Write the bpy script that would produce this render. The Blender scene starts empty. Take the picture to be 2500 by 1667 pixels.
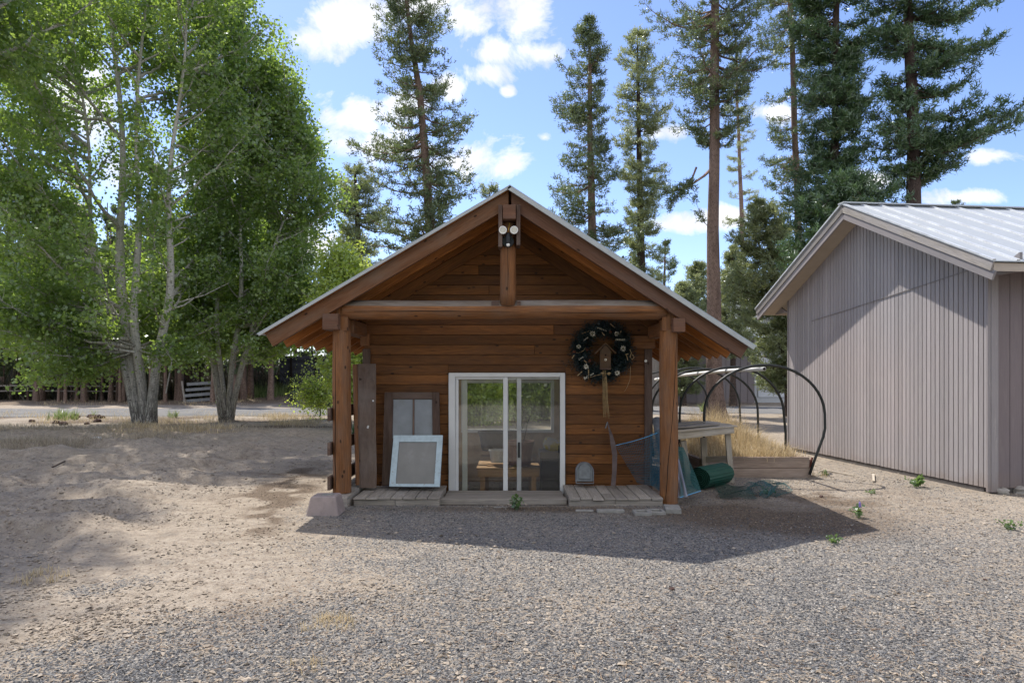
import bpy, math, random
import numpy as np
from mathutils import Vector, Matrix
random.seed(7); rng = np.random.default_rng(7)
S = bpy.context.scene
COL = S.collection
CAMZ = 1.52; F = 1667.0; CX = 1250.0; HY = 915.0
def P(px, py, Y):
    return Vector(((px-CX)/F*Y, Y, CAMZ+(HY-py)/F*Y))
def GP(px, py, z=0.0):
    Y = (CAMZ-z)*F/(py-HY)
    return Vector(((px-CX)/F*Y, Y, z))
def GX(px, Y): return (px-CX)/F*Y

# ------------------------------------------------------------------ noise
def _hash(ix, iy, s):
    v = np.sin(ix*127.1+iy*311.7+s*74.7)*43758.5453
    return v-np.floor(v)
def vnoise(x, y, s=0):
    x = np.asarray(x, float); y = np.asarray(y, float)
    ix = np.floor(x); iy = np.floor(y); fx = x-ix; fy = y-iy
    fx = fx*fx*(3-2*fx); fy = fy*fy*(3-2*fy)
    a = _hash(ix, iy, s); b = _hash(ix+1, iy, s); c = _hash(ix, iy+1, s); d = _hash(ix+1, iy+1, s)
    return a*(1-fx)*(1-fy)+b*fx*(1-fy)+c*(1-fx)*fy+d*fx*fy
def fbm(x, y, s=0, o=4):
    t = 0; a = .5; n = 0
    for k in range(o):
        t = t+a*vnoise(x*2**k, y*2**k, s+k*17); n += a; a *= .5
    return t/n
def sst(a, b, x):
    t = np.clip((x-a)/(b-a), 0, 1); return t*t*(3-2*t)

# ------------------------------------------------------------------ scene tree helpers
ORG = {}
def thing(name, label, cat, loc=(0, 0, 0), group=None):
    o = bpy.data.objects.new(name, None); COL.objects.link(o)
    o.empty_display_size = .2
    o.location = loc; ORG[o.name] = Vector(loc)
    o['label'] = label; o['category'] = cat
    if group: o['group'] = group
    return o
def tag(o, label, cat, group=None, kind=None):
    if label: o['label'] = label
    if cat: o['category'] = cat
    if group: o['group'] = group
    if kind: o['kind'] = kind
    return o
def raw_mesh(name, V, Fa, mats, parent=None, origin=None, uv=None, tint=None, midx=None, smooth=False):
    """V (n,3) array in world; Fa (m,k) array with constant k, or list of tuples"""
    if parent is not None: org = ORG[parent.name]
    else: org = Vector(origin) if origin is not None else Vector((0, 0, 0))
    V = np.asarray(V, np.float32).reshape(-1, 3)-np.array(org, np.float32)
    me = bpy.data.meshes.new(name)
    if isinstance(Fa, np.ndarray):
        m, k = Fa.shape
        me.vertices.add(len(V)); me.vertices.foreach_set('co', V.ravel())
        me.loops.add(m*k); me.loops.foreach_set('vertex_index', Fa.astype(np.int32).ravel())
        me.polygons.add(m); me.polygons.foreach_set('loop_start', (np.arange(m)*k).astype(np.int32))
        me.update(calc_edges=True)
    else:
        me.from_pydata([tuple(v) for v in V], [], Fa); me.update()
    if uv is not None:
        l = me.uv_layers.new(name='UVMap'); l.data.foreach_set('uv', np.asarray(uv, np.float32).ravel())
    if tint is not None:
        a = me.attributes.new('tint', 'FLOAT', 'POINT'); a.data.foreach_set('value', np.asarray(tint, np.float32).ravel())
    if not isinstance(mats, (list, tuple)): mats = [mats]
    for m_ in mats: me.materials.append(m_)
    if midx is not None: me.polygons.foreach_set('material_index', np.asarray(midx, np.int32))
    me.polygons.foreach_set('use_smooth', np.full(len(me.polygons), smooth))
    o = bpy.data.objects.new(name, me); COL.objects.link(o)
    if parent is not None:
        o.parent = parent; ORG[o.name] = org.copy()
    else:
        o.location = org; ORG[o.name] = org.copy()
    return o

class MB:
    def __init__(s): s.V = []; s.F = []; s.U = []; s.T = []; s.M = []; s.mi = 0
    def poly(s, vs, faces, uvs, tint=None):
        b = len(s.V); t = random.random() if tint is None else tint
        s.V += [tuple(v) for v in vs]; s.T += [t]*len(vs)
        for f, u in zip(faces, uvs):
            s.F.append(tuple(b+i for i in f)); s.U += [tuple(q) for q in u]; s.M.append(s.mi)
    def box(s, c, size, R=None, tint=None, taper=1.0):
        c = Vector(c); R = R or Matrix.Identity(3)
        hx, hy, hz = [q/2 for q in size]
        loc = [Vector((sx*hx, sy*hy, sz*hz)) for sz in (-1, 1) for sy in (-1, 1) for sx in (-1, 1)]
        if taper != 1.0:
            loc = [Vector((v.x*(taper if v.z > 0 else 1), v.y*(taper if v.z > 0 else 1), v.z)) for v in loc]
        faces = [(0, 2, 3, 1), (4, 5, 7, 6), (0, 1, 5, 4), (2, 6, 7, 3), (0, 4, 6, 2), (1, 3, 7, 5)]
        axes = [(0, 1), (0, 1), (0, 2), (0, 2), (1, 2), (1, 2)]
        o1, o2 = random.uniform(0, 40), random.uniform(0, 40)
        long = max(range(3), key=lambda i: size[i])
        uvs = []
        for k, (f, ax) in enumerate(zip(faces, axes)):
            a, b_ = ax
            if b_ == long: a, b_ = b_, a
            uvs.append([(loc[i][a]+o1, loc[i][b_]+o2+k*.37) for i in f])
        s.poly([c+R @ v for v in loc], faces, uvs, tint)
    def b2(s, x0, x1, y0, y1, z0, z1, tint=None):
        s.box(((x0+x1)/2, (y0+y1)/2, (z0+z1)/2), (abs(x1-x0), abs(y1-y0), abs(z1-z0)), None, tint)
    def bar(s, p0, p1, w, h, up=(0, 0, 1), tint=None):
        p0 = Vector(p0); p1 = Vector(p1); d = p1-p0; L = d.length; d.normalize()
        u = Vector(up); sd = d.cross(u)
        if sd.length < 1e-4: sd = d.cross(Vector((0, 1, 0)))
        sd.normalize(); u = sd.cross(d)
        R = Matrix((d, sd, u)).transposed()
        s.box((p0+p1)/2, (L, w, h), R, tint)
    def prism(s, pts, o, ux, uy, n, tint=None):
        """polygon pts (a,b) at o+a*ux+b*uy extruded by vector n"""
        o = Vector(o); ux = Vector(ux); uy = Vector(uy); n = Vector(n)
        k = len(pts); A = [o+ux*a+uy*b for a, b in pts]; B = [v+n for v in A]
        r1, r2 = random.uniform(0, 40), random.uniform(0, 40)
        ar = sum(pts[i][0]*pts[(i+1) % k][1]-pts[(i+1) % k][0]*pts[i][1] for i in range(k))
        fl = (ux.cross(uy).dot(n) > 0) == (ar > 0)
        faces = []; uvs = []
        f0 = list(range(k)); f1 = list(range(k, 2*k))
        (f0 if fl else f1).reverse()
        for f in (f0, f1):
            faces.append(tuple(f)); uvs.append([(pts[i % k][0]+r1, pts[i % k][1]+r2) for i in f])
        acc = 0
        for i in range(k):
            j = (i+1) % k; L = (A[j]-A[i]).length
            q = (i, j, j+k, i+k) if fl else (j, i, i+k, j+k)
            uu = {i: (acc, 0), j: (acc+L, 0), j+k: (acc+L, n.length), i+k: (acc, n.length)}
            faces.append(q); uvs.append([(uu[w][0]+r1, uu[w][1]+r2) for w in q]); acc += L
        s.poly(A+B, faces, uvs, tint)
    def tube(s, pts, rad, n=8, tint=None, cap=True, squash=None, wob=0.0, topmi=None):
        pts = [Vector(p) for p in pts]
        if not hasattr(rad, '__len__'): rad = [rad]*len(pts)
        prev = None; V = []; L = 0; Ls = []
        r1, r2 = random.uniform(0, 40), random.uniform(0, 40)
        wb = [1+random.uniform(-wob, wob) for _ in range(n)]
        for i, p in enumerate(pts):
            d = (pts[min(i+1, len(pts)-1)]-pts[max(i-1, 0)]).normalized()
            if prev is None:
                a = d.cross(Vector((0, 0, 1)))
                if a.length < .05: a = d.cross(Vector((0, -1, 0)))
                a.normalize()
            else:
                a = prev-d*prev.dot(d); a.normalize()
            prev = a; b = d.cross(a)
            if i: L += (p-pts[i-1]).length
            Ls.append(L)
            for k in range(n):
                t = 2*math.pi*k/n
                V.append(p+(a*math.cos(t)+b*math.sin(t))*rad[i]*wb[k])
        faces = []; uvs = []
        rm = max(rad)
        for i in range(len(pts)-1):
            for k in range(n):
                k2 = (k+1) % n
                faces.append((i*n+k, i*n+k2, (i+1)*n+k2, (i+1)*n+k))
                v0 = k/n*2*math.pi*rm+r2; v1 = (k+1)/n*2*math.pi*rm+r2
                uvs.append([(Ls[i]+r1, v0), (Ls[i]+r1, v1), (Ls[i+1]+r1, v1), (Ls[i+1]+r1, v0)])
        if cap:
            m = len(pts)-1
            faces.append(tuple(reversed(range(n)))); uvs.append([(r1+math.cos(k)*.02, r2+math.sin(k)*.02) for k in range(n)])
            faces.append(tuple(m*n+k for k in range(n))); uvs.append([(r1+math.cos(k)*.02, r2+math.sin(k)*.02) for k in range(n)])
        s.poly(V, faces, uvs, tint)
    def lathe(s, c, prof, n=20, tint=None, R=None):
        """prof list of (r,z) about c"""
        c = Vector(c); R = R or Matrix.Identity(3); V = []
        for r, z in prof:
            for k in range(n):
                t = 2*math.pi*k/n; V.append(c+R @ Vector((r*math.cos(t), r*math.sin(t), z)))
        faces = []; uvs = []
        for i in range(len(prof)-1):
            for k in range(n):
                k2 = (k+1) % n
                faces.append((i*n+k, i*n+k2, (i+1)*n+k2, (i+1)*n+k))
                uvs.append([(k/n, i*.1), ((k+1)/n, i*.1), ((k+1)/n, i*.1+.1), (k/n, i*.1+.1)])
        s.poly(V, faces, uvs, tint)
    def build(s, name, mats, parent=None, origin=None, bevel=0, smooth=False, label=None):
        o = raw_mesh(name, s.V, s.F, mats, parent, origin, s.U, s.T, s.M, smooth)
        if bevel:
            m = o.modifiers.new('bevel', 'BEVEL'); m.width = bevel; m.segments = 1; m.limit_method = 'ANGLE'; m.angle_limit = math.radians(40)
        if label: o['label'] = label
        return o

# numpy builders ---------------------------------------------------
def unit(v): return v/np.maximum(np.linalg.norm(v, axis=1, keepdims=True), 1e-9)
def needles(cent, dirs, n, L, W, spread, tl, seed=0, up=.25, jit=.03):
    r = np.random.default_rng(seed); m = len(cent)
    c = np.repeat(cent, n, 0); d = np.repeat(dirs, n, 0); N = m*n
    b = c+d*(r.uniform(-.5, .5, (N, 1))*np.repeat(tl, n)[:, None])+r.normal(0, 1, (N, 3))*jit
    nd = unit(d*.55+unit(r.normal(0, 1, (N, 3)))*spread+np.array([0, 0, up]))
    ll = L*r.uniform(.65, 1.25, (N, 1))
    pr = unit(np.cross(nd, r.normal(0, 1, (N, 3))))*W*.5
    V = np.stack([b-pr, b+pr, b+nd*ll], 1).reshape(-1, 3)
    t = np.clip(np.repeat(r.uniform(0, 1, m), n)*.6+r.uniform(0, .4, N), 0, 1)
    return V, np.arange(3*N).reshape(-1, 3), np.repeat(t, 3)
def leaves(cent, n, sig, size, seed=0, flat=.35):
    r = np.random.default_rng(seed); m = len(cent); N = m*n
    c = np.repeat(cent, n, 0)+r.normal(0, 1, (N, 3))*np.array([sig, sig, sig*.8])
    nn = unit(r.normal(0, 1, (N, 3))+np.array([0, 0, flat]))
    a = unit(np.cross(nn, r.normal(0, 1, (N, 3)))); b = np.cross(nn, a)
    s = size*r.uniform(.45, 1.4, (N, 1))*.5
    V = np.stack([c-a*s*1.05, c-b*s*.85-a*s*.15, c+a*s, c+b*s*.85-a*s*.15], 1).reshape(-1, 3)
    t = np.clip(np.repeat(r.uniform(0, 1, m), n)*.5+r.uniform(0, .5, N), 0, 1)
    return V, np.arange(4*N).reshape(-1, 4), np.repeat(t, 4)
def sticks(p0, p1, r0, r1, n=3):
    p0 = np.asarray(p0, float); p1 = np.asarray(p1, float); m = len(p0)
    d = unit(p1-p0); a = unit(np.cross(d, np.array([.31, .17, .93]))); b = np.cross(d, a)
    r0 = np.broadcast_to(r0, m)[:, None]; r1 = np.broadcast_to(r1, m)[:, None]
    ring = []
    for k in range(n):
        t = 2*math.pi*k/n; o = a*math.cos(t)+b*math.sin(t)
        ring.append((p0+o*r0, p1+o*r1))
    V = np.concatenate([np.stack([q[0] for q in ring], 1), np.stack([q[1] for q in ring], 1)], 1)
    base = (np.arange(m)*2*n)[:, None, None]
    f = np.array([[k, (k+1) % n, n+(k+1) % n, n+k] for k in range(n)])[None]
    return V.reshape(-1, 3), (base+f).reshape(-1, 4)

# ------------------------------------------------------------------ materials
class NT:
    def __init__(s, name):
        s.m = bpy.data.materials.new(name); s.m.use_nodes = True; s.t = s.m.node_tree
        s.t.nodes.clear(); s.out = s.t.nodes.new('ShaderNodeOutputMaterial')
    def n(s, typ, **k):
        nd = s.t.nodes.new('ShaderNode'+typ)
        for a, b in k.items():
            if hasattr(nd, a): setattr(nd, a, b)
        return nd
    def L(s, a, b): s.t.links.new(a, b)
    def set(s, sock, v):
        if hasattr(v, 'is_output') or isinstance(v, bpy.types.NodeSocket): s.L(v, sock)
        elif isinstance(v, (tuple, list)) and len(v) == 3 and sock.type == 'RGBA': sock.default_value = (*v, 1)
        else: sock.default_value = v
    def mix(s, f, a, b, mode='MIX'):
        nd = s.n('Mix'); nd.data_type = 'RGBA'; nd.blend_type = mode; nd.clamp_factor = True
        s.set(nd.inputs[0], f); s.set(nd.inputs[6], a); s.set(nd.inputs[7], b); return nd.outputs[2]
    def math(s, op, a, b=0.0, c=0.0, clamp=False):
        nd = s.n('Math'); nd.operation = op; nd.use_clamp = clamp
        s.set(nd.inputs[0], a); s.set(nd.inputs[1], b)
        if len(nd.inputs) > 2: s.set(nd.inputs[2], c)
        return nd.outputs[0]
    def vmath(s, op, a, b=(0, 0, 0)):
        nd = s.n('VectorMath'); nd.operation = op; s.set(nd.inputs[0], a); s.set(nd.inputs[1], b)
        return nd.outputs[0]
    def map(s, vec, sc, loc=(0, 0, 0)):
        nd = s.n('Mapping'); nd.inputs['Scale'].default_value = sc; nd.inputs['Location'].default_value = loc
        s.L(vec, nd.inputs[0]); return nd.outputs[0]
    def noise(s, vec, sc, det=4, rough=.55, dist=0.0):
        nd = s.n('TexNoise'); s.L(vec, nd.inputs['Vector']); nd.inputs['Scale'].default_value = sc
        nd.inputs['Detail'].default_value = det; nd.inputs['Roughness'].default_value = rough; nd.inputs['Distortion'].default_value = dist
        return nd.outputs[0]
    def ramp(s, f, stops, interp='LINEAR'):
        nd = s.n('ValToRGB'); nd.color_ramp.interpolation = interp; e = nd.color_ramp.elements
        while len(e) < len(stops): e.new(.5)
        for q, (p, c) in zip(e, stops):
            q.position = p; q.color = (*c, 1) if isinstance(c, (tuple, list)) else (c, c, c, 1)
        s.L(f, nd.inputs[0]); return nd.outputs[0]
    def attr(s, name='tint'):
        nd = s.n('Attribute'); nd.attribute_name = name; return nd.outputs['Fac']
    def uv(s): return s.n('TexCoord').outputs['UV']
    def obj(s): return s.n('TexCoord').outputs['Object']
    def pos(s): return s.n('NewGeometry').outputs['Position']
    def bump(s, h, st=.4, d=.01):
        nd = s.n('Bump'); nd.inputs['Strength'].default_value = st; nd.inputs['Distance'].default_value = d; s.L(h, nd.inputs['Height']); return nd.outputs[0]
    def bsdf(s, col, rough=.7, normal=None, metal=0.0, spec=.3):
        nd = s.n('BsdfPrincipled'); s.set(nd.inputs['Base Color'], col); s.set(nd.inputs['Roughness'], rough)
        s.set(nd.inputs['Metallic'], metal); s.set(nd.inputs['Specular IOR Level'], spec)
        if normal is not None: s.L(normal, nd.inputs['Normal'])
        s.L(nd.outputs[0], s.out.inputs[0]); return nd

def wood(name, dark, light, gray=(.2, .18, .16), gw=.25, knots=True, rough=.75, gsc=1.0, var=.35, bump=.35):
    N = NT(name); uv = N.uv(); t = N.attr()
    g = N.noise(N.map(uv, (1.6*gsc, 26*gsc, 1)), 3.0, 7, .6, .6)
    g2 = N.noise(N.map(uv, (.5, 5, 1)), 2.0, 4, .5, .8)
    col = N.mix(N.ramp(g, [(.3, 0.0), (.7, 1.0)]), dark, light)
    col = N.mix(N.ramp(g2, [(.35, 0.0), (.75, .55)]), col, tuple(c*.55 for c in dark))
    w = N.noise(N.map(uv, (1.1, 4, 1)), 1.5, 5, .65)
    col = N.mix(N.math('MULTIPLY', N.ramp(w, [(.42, 0.0), (.68, 1.0)]), gw), col, gray)
    if knots:
        vo = N.n('TexVoronoi'); vo.voronoi_dimensions = '2D'; N.L(N.map(uv, (4.6, 8.5, 1)), vo.inputs['Vector']); vo.inputs['Scale'].default_value = 1.0
        vo.inputs['Randomness'].default_value = 1.0
        kk = N.ramp(vo.outputs['Distance'], [(.075, 1.0), (.12, 0.0)])
        wn = N.n('TexWhiteNoise'); wn.noise_dimensions = '3D'; N.L(vo.outputs['Position'], wn.inputs[0])
        kk = N.math('MULTIPLY', kk, N.math('GREATER_THAN', wn.outputs[0], .80))
        col = N.mix(N.math('MULTIPLY', kk, .85), col, (.018, .009, .005))
    v = N.math('MULTIPLY_ADD', t, var*2, 1-var)
    cm = N.n('CombineColor'); [N.L(v, cm.inputs[i]) for i in range(3)]
    col = N.mix(1.0, col, cm.outputs[0], 'MULTIPLY')
    nrm = N.bump(g, bump, .004)
    N.bsdf(col, rough, nrm, spec=.25); return N.m
def plain(name, col, rough=.6, metal=0.0, nsc=6, nv=.25, bump=0.0, spec=.3, tv=0.0, col2=None, c2lo=.5, c2hi=.7, c2sc=3):
    N = NT(name); o = N.obj()
    n1 = N.noise(o, nsc, 6, .6)
    c = N.mix(N.ramp(n1, [(.25, 0.0), (.75, 1.0)]), tuple(q*(1-nv) for q in col), tuple(min(1, q*(1+nv)) for q in col))
    if col2 is not None:
        n2 = N.noise(o, c2sc, 8, .7); c = N.mix(N.ramp(n2, [(c2lo, 0.0), (c2hi, 1.0)]), c, col2)
    if tv:
        v = N.math('MULTIPLY_ADD', N.attr(), tv*2, 1-tv)
        cm = N.n('CombineColor'); [N.L(v, cm.inputs[i]) for i in range(3)]; c = N.mix(1.0, c, cm.outputs[0], 'MULTIPLY')
    N.bsdf(c, rough, N.bump(N.noise(o, nsc*6, 4, .6), bump, .004) if bump else None, metal, spec); return N.m
def leafmat(name, stops, trans, tmix=.45, gloss=.06):
    N = NT(name); t = N.attr(); c = N.ramp(t, stops)
    d = N.n('BsdfDiffuse'); N.L(c, d.inputs[0])
    tr = N.n('BsdfTranslucent'); tc = N.mix(.5, c, trans); N.L(tc, tr.inputs[0])
    mx = N.n('MixShader'); mx.inputs[0].default_value = tmix; N.L(d.outputs[0], mx.inputs[1]); N.L(tr.outputs[0], mx.inputs[2])
    if gloss:
        g = N.n('BsdfGlossy'); g.inputs['Roughness'].default_value = .4; g.inputs[0].default_value = (.9, .95, 1, 1)
        m2 = N.n('MixShader'); m2.inputs[0].default_value = gloss; N.L(mx.outputs[0], m2.inputs[1]); N.L(g.outputs[0], m2.inputs[2]); mx = m2
    N.L(mx.outputs[0], N.out.inputs[0]); return N.m
def glassmat(name, tint=(.97, .98, .97), refl=1.0, dirt=.018):
    N = NT(name); fr = N.n('Fresnel'); fr.inputs[0].default_value = 1.5
    f = N.math('MULTIPLY', fr.outputs[0], 2.3*refl, clamp=True)
    tr = N.n('BsdfTransparent'); tr.inputs[0].default_value = (*tint, 1)
    gl = N.n('BsdfGlossy'); gl.inputs['Roughness'].default_value = .02
    mx = N.n('MixShader'); N.L(f, mx.inputs[0]); N.L(tr.outputs[0], mx.inputs[1]); N.L(gl.outputs[0], mx.inputs[2])
    di = N.n('BsdfDiffuse'); di.inputs[0].default_value = (.6, .6, .58, 1)
    ns = N.noise(N.map(N.obj(), (1, 1, .4)), 3, 5, .7)
    m2 = N.n('MixShader'); N.L(N.math('MULTIPLY', N.ramp(ns, [(.3, .3), (.75, 1.0)]), dirt), m2.inputs[0]); N.L(mx.outputs[0], m2.inputs[1]); N.L(di.outputs[0], m2.inputs[2])
    N.L(m2.outputs[0], N.out.inputs[0]); return N.m

W_SIDE = wood('stained_siding', (.092, .034, .009), (.25, .098, .026), gray=(.07, .045, .03), gw=.35, var=.36, rough=.6)
W_RAFT = wood('stained_rafter', (.20, .067, .014), (.48, .185, .042), gray=(.15, .085, .05), gw=.35, var=.22, rough=.6)
W_FASC = wood('weathered_fascia', (.12, .052, .022), (.24, .11, .052), gray=(.17, .12, .085), gw=.7, var=.1)
W_FASC2 = wood('worn_purple_fascia', (.11, .052, .029), (.19, .095, .057), gray=(.14, .095, .075), gw=.6, var=.1)
W_POST = wood('log_post', (.12, .048, .017), (.30, .128, .046), gray=(.15, .10, .07), gw=.6, var=.1, gsc=.8)
W_GRAY = wood('gray_weathered_wood', (.20, .175, .15), (.42, .375, .32), gray=(.30, .28, .26), gw=.5, var=.18, knots=False)
W_DARK = wood('dark_aged_wood', (.065, .038, .028), (.15, .095, .07), gray=(.16, .13, .11), gw=.45, var=.2)
W_BEAMT = wood('bleached_log_top', (.11, .085, .065), (.21, .17, .135), gray=(.26, .24, .22), gw=.5, var=.1, knots=False)
W_BENCH = wood('bench_wood', (.30, .25, .19), (.55, .48, .38), gray=(.42, .40, .37), gw=.6, var=.15, knots=False)
W_BED = wood('planter_board', (.20, .145, .11), (.40, .31, .25), gray=(.30, .25, .22), gw=.5, var=.15, knots=False)
W_TABLE = wood('table_wood', (.34, .19, .09), (.56, .36, .19), gw=.15, knots=False)
CRACK = plain('drying_crack', (.012, .008, .006), .9)
WHITE = plain('white_vinyl', (.62, .62, .61), .4, nv=.05)
OFFW = plain('offwhite_plastic', (.75, .74, .70), .35, nv=.04)
GALV = plain('galvanized_roof', (.36, .40, .43), .5, .3, nsc=2, nv=.12, bump=.05)
GALVT = plain('galvanized_trim', (.40, .42, .42), .5, .2, nsc=8, nv=.12)
GALVD = plain('dull_zinc', (.19, .20, .21), .5, .5, nsc=14, nv=.3)
BLACKP = plain('black_plastic', (.018, .02, .022), .45)
GLASS = glassmat('door_glass'); GLASS2 = glassmat('old_pane', (.5, .52, .54), 1.6, .55)
# ------------------------------------------------------------------ camera, sun, sky
cam = bpy.data.objects.new('camera', bpy.data.cameras.new('camera')); COL.objects.link(cam)
cam.location = (0, 0, CAMZ); cam.rotation_euler = (math.radians(90), 0, 0)
cam.data.lens = 36*F/2500; cam.data.sensor_width = 36; cam.data.sensor_fit = 'HORIZONTAL'
cam.data.shift_y = (HY-833.5)/2500; cam.data.clip_end = 3000; cam.data.clip_start = .05
S.camera = cam
SD = Vector((.42, -.64, -1.0)).normalized()      # direction the light travels
sun = bpy.data.objects.new('sun', bpy.data.lights.new('sun', 'SUN')); COL.objects.link(sun)
sun.data.energy = 3.0; sun.data.angle = math.radians(.55); sun.data.color = (1.0, .94, .85)
sun.rotation_euler = SD.to_track_quat('-Z', 'Y').to_euler(); sun.location = (-8, 14, 20)
W = bpy.data.worlds.new('World'); S.world = W; W.use_nodes = True
wt = W.node_tree; wt.nodes.clear()
class WN(NT):
    def __init__(s, t): s.t = t
N = WN(wt)
sky = N.n('TexSky'); sky.sky_type = 'NISHITA'; sky.sun_disc = False
el = math.asin(-SD.z); az = math.atan2(-SD.x, -SD.y)      # azimuth measured from +Y toward +X
sky.sun_elevation = el; sky.sun_rotation = az; sky.altitude = 1200; sky.air_density = 1.0; sky.dust_density = .6; sky.ozone_density = 2.6
tc = N.n('TexCoord').outputs['Generated']
sp = N.n('SeparateXYZ'); N.L(tc, sp.inputs[0])
yy = N.math('MAXIMUM', N.math('ABSOLUTE', sp.outputs[1]), .02)
u = N.math('DIVIDE', sp.outputs[0], yy); v = N.math('DIVIDE', sp.outputs[2], yy)
cv = N.n('CombineXYZ'); N.L(u, cv.inputs[0]); N.L(v, cv.inputs[1])
front = N.math('GREATER_THAN', sp.outputs[1], 0.02)
# cloud heaps: (px, py, half width, half height)
CL = [(760, 95, 75, 42), (830, 55, 110, 62), (900, 20, 120, 60), (1010, -10, 130, 70), (1120, 50, 80, 62), (1200, 120, 60, 40), (1290, 40, 85, 85), (1330, 130, 95, 40),
      (1185, 182, 62, 30), (1100, 215, 50, 35), (800, 275, 45, 45), (860, 290, 80, 55), (840, 350, 75, 50), (925, 365, 90, 50), (1000, 255, 60, 40),
      (1240, 385, 80, 48), (1160, 375, 80, 50), (1110, 395, 90, 40), (1640, 545, 120, 26), (1760, 530, 70, 24), (2430, 382, 110, 22), (2360, 482, 125, 20),
      (1640, 320, 60, 22), (1880, 275, 70, 26), (1240, 222, 18, 14), (1420, 300, 40, 12), (2130, 440, 90, 20), (1330, 335, 22, 12), (700, 600, 160, 50), (500, 420, 220, 60), (200, 250, 220, 90)]
dens = None
nz = N.noise(cv.outputs[0], 7.0, 10, .66, .35)
nzs = N.math('MULTIPLY', N.math('SUBTRACT', nz, .52), 4.6)
for (cx, cy, a, b) in CL:
    m = N.n('Mapping'); m.vector_type = 'POINT'
    uu, vv = (cx-CX)/F, (HY-cy)/F; sa, sb = F/a/1.25, F/b/1.25
    m.inputs['Scale'].default_value = (sa, sb, 1); m.inputs['Location'].default_value = (-uu*sa, -vv*sb, 0)
    N.L(cv.outputs[0], m.inputs[0])
    ln = N.n('VectorMath'); ln.operation = 'LENGTH'; N.L(m.outputs[0], ln.inputs[0])
    d = N.math('SUBTRACT', 1.0, ln.outputs[1])
    dens = d if dens is None else N.math('MAXIMUM', dens, d)
dens = N.math('ADD', dens, nzs)
dens = N.math('MULTIPLY', dens, front)
cov = N.ramp(dens, [(.1, 0.0), (.26, .3), (.65, .85), (1.0, 1.0)])
# unseen clouds behind the camera, added as fill for the cabin front
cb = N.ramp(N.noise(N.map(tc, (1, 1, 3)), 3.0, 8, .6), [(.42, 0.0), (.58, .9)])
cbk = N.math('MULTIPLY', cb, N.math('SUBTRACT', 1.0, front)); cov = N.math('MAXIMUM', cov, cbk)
shade = N.ramp(N.noise(N.map(cv.outputs[0], (1, 1, 1), (.0, .035, 0)), 9.0, 6, .6, .3), [(.36, (2.9, 3.0, 3.3)), (.6, (4.1, 4.1, 4.15))])
nd = N.n('HueSaturation'); nd.inputs['Saturation'].default_value = 1.0; nd.inputs['Value'].default_value = .74; N.L(sky.outputs[0], nd.inputs['Color'])
skc = N.mix(1.0, nd.outputs[0], (.93, .90, 1.02), 'MULTIPLY')
shade = N.mix(cbk, shade, (7.8, 7.5, 7.1))  # rear clouds set brighter than those in view, to lift the cabin front
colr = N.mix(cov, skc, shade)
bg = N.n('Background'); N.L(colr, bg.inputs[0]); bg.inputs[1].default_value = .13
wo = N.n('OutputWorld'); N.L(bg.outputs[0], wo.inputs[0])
S.view_settings.view_transform = 'Standard'; S.view_settings.look = 'None'; S.view_settings.gamma = 1; S.view_settings.exposure = 1.28
S.view_settings.use_curve_mapping = False
S.cycles.max_bounces = 8; S.cycles.transparent_max_bounces = 16; S.cycles.use_denoising = True
S.cycles.sample_clamp_indirect = 6
# ------------------------------------------------------------------ ground
PIT = (-1.86, 1.74, 9.06, 12.14)
def Hh(x, y):
    x = np.asarray(x, float); y = np.asarray(y, float)
    edge = -3.1-.12*(y-6)+.5*(fbm(x*.5, y*.5, 3)-.5)
    m = sst(0, 1.3, edge-x)*sst(4.9, 6.4, y)*(1-sst(17, 20, y))
    rows = (y*.93-x*.36)*1.0+1.1*(fbm(x*.45, y*.45, 11)-.5)*2
    rid = np.sin(rows*2*np.pi/1.35)
    lump = fbm(x*1.1, y*1.6, 5, 3)-.5
    h = m*(.075*rid+.24*lump+.13*(fbm(x*2.6, y*3.8, 61, 3)-.5)+.03)
    h = h+.022*(fbm(x*.8, y*.8, 9)-.5)+.012*(fbm(x*5, y*5, 21, 3)-.5)
    h = h+m*.045*(fbm(x*7, y*7, 31, 3)-.5)
    # far ground: flat; the bank at the left of the barn
    h = h+.7*np.exp(-(((x+14)/4.0)**2+((y-44)/3.0)**2))
    near = sst(7.9, 8.1, y)*(1-sst(12.6, 12.8, y))*sst(-2.4, -2.2, x)*(1-sst(2.1, 2.3, x))
    h = h*(1-near)-.03*near
    shed = sst(5.0, 5.5, x)*sst(8.3, 8.8, y)*(1-sst(16, 17, y)); h = h*(1-shed)-.015*shed
    pit = (x > PIT[0]) & (x < PIT[1]) & (y > PIT[2]) & (y < PIT[3])
    return np.where(pit, -.66, h)
def edgex(y):   # gravel lies right of this line
    return np.interp(y, [3.0, 3.5, 3.9, 4.4, 4.9, 5.5, 6.4, 7.2, 8.2], [-2.9, -2.5, -2.15, -1.75, -1.45, -2.0, -1.75, -1.9, -1.95])
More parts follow.
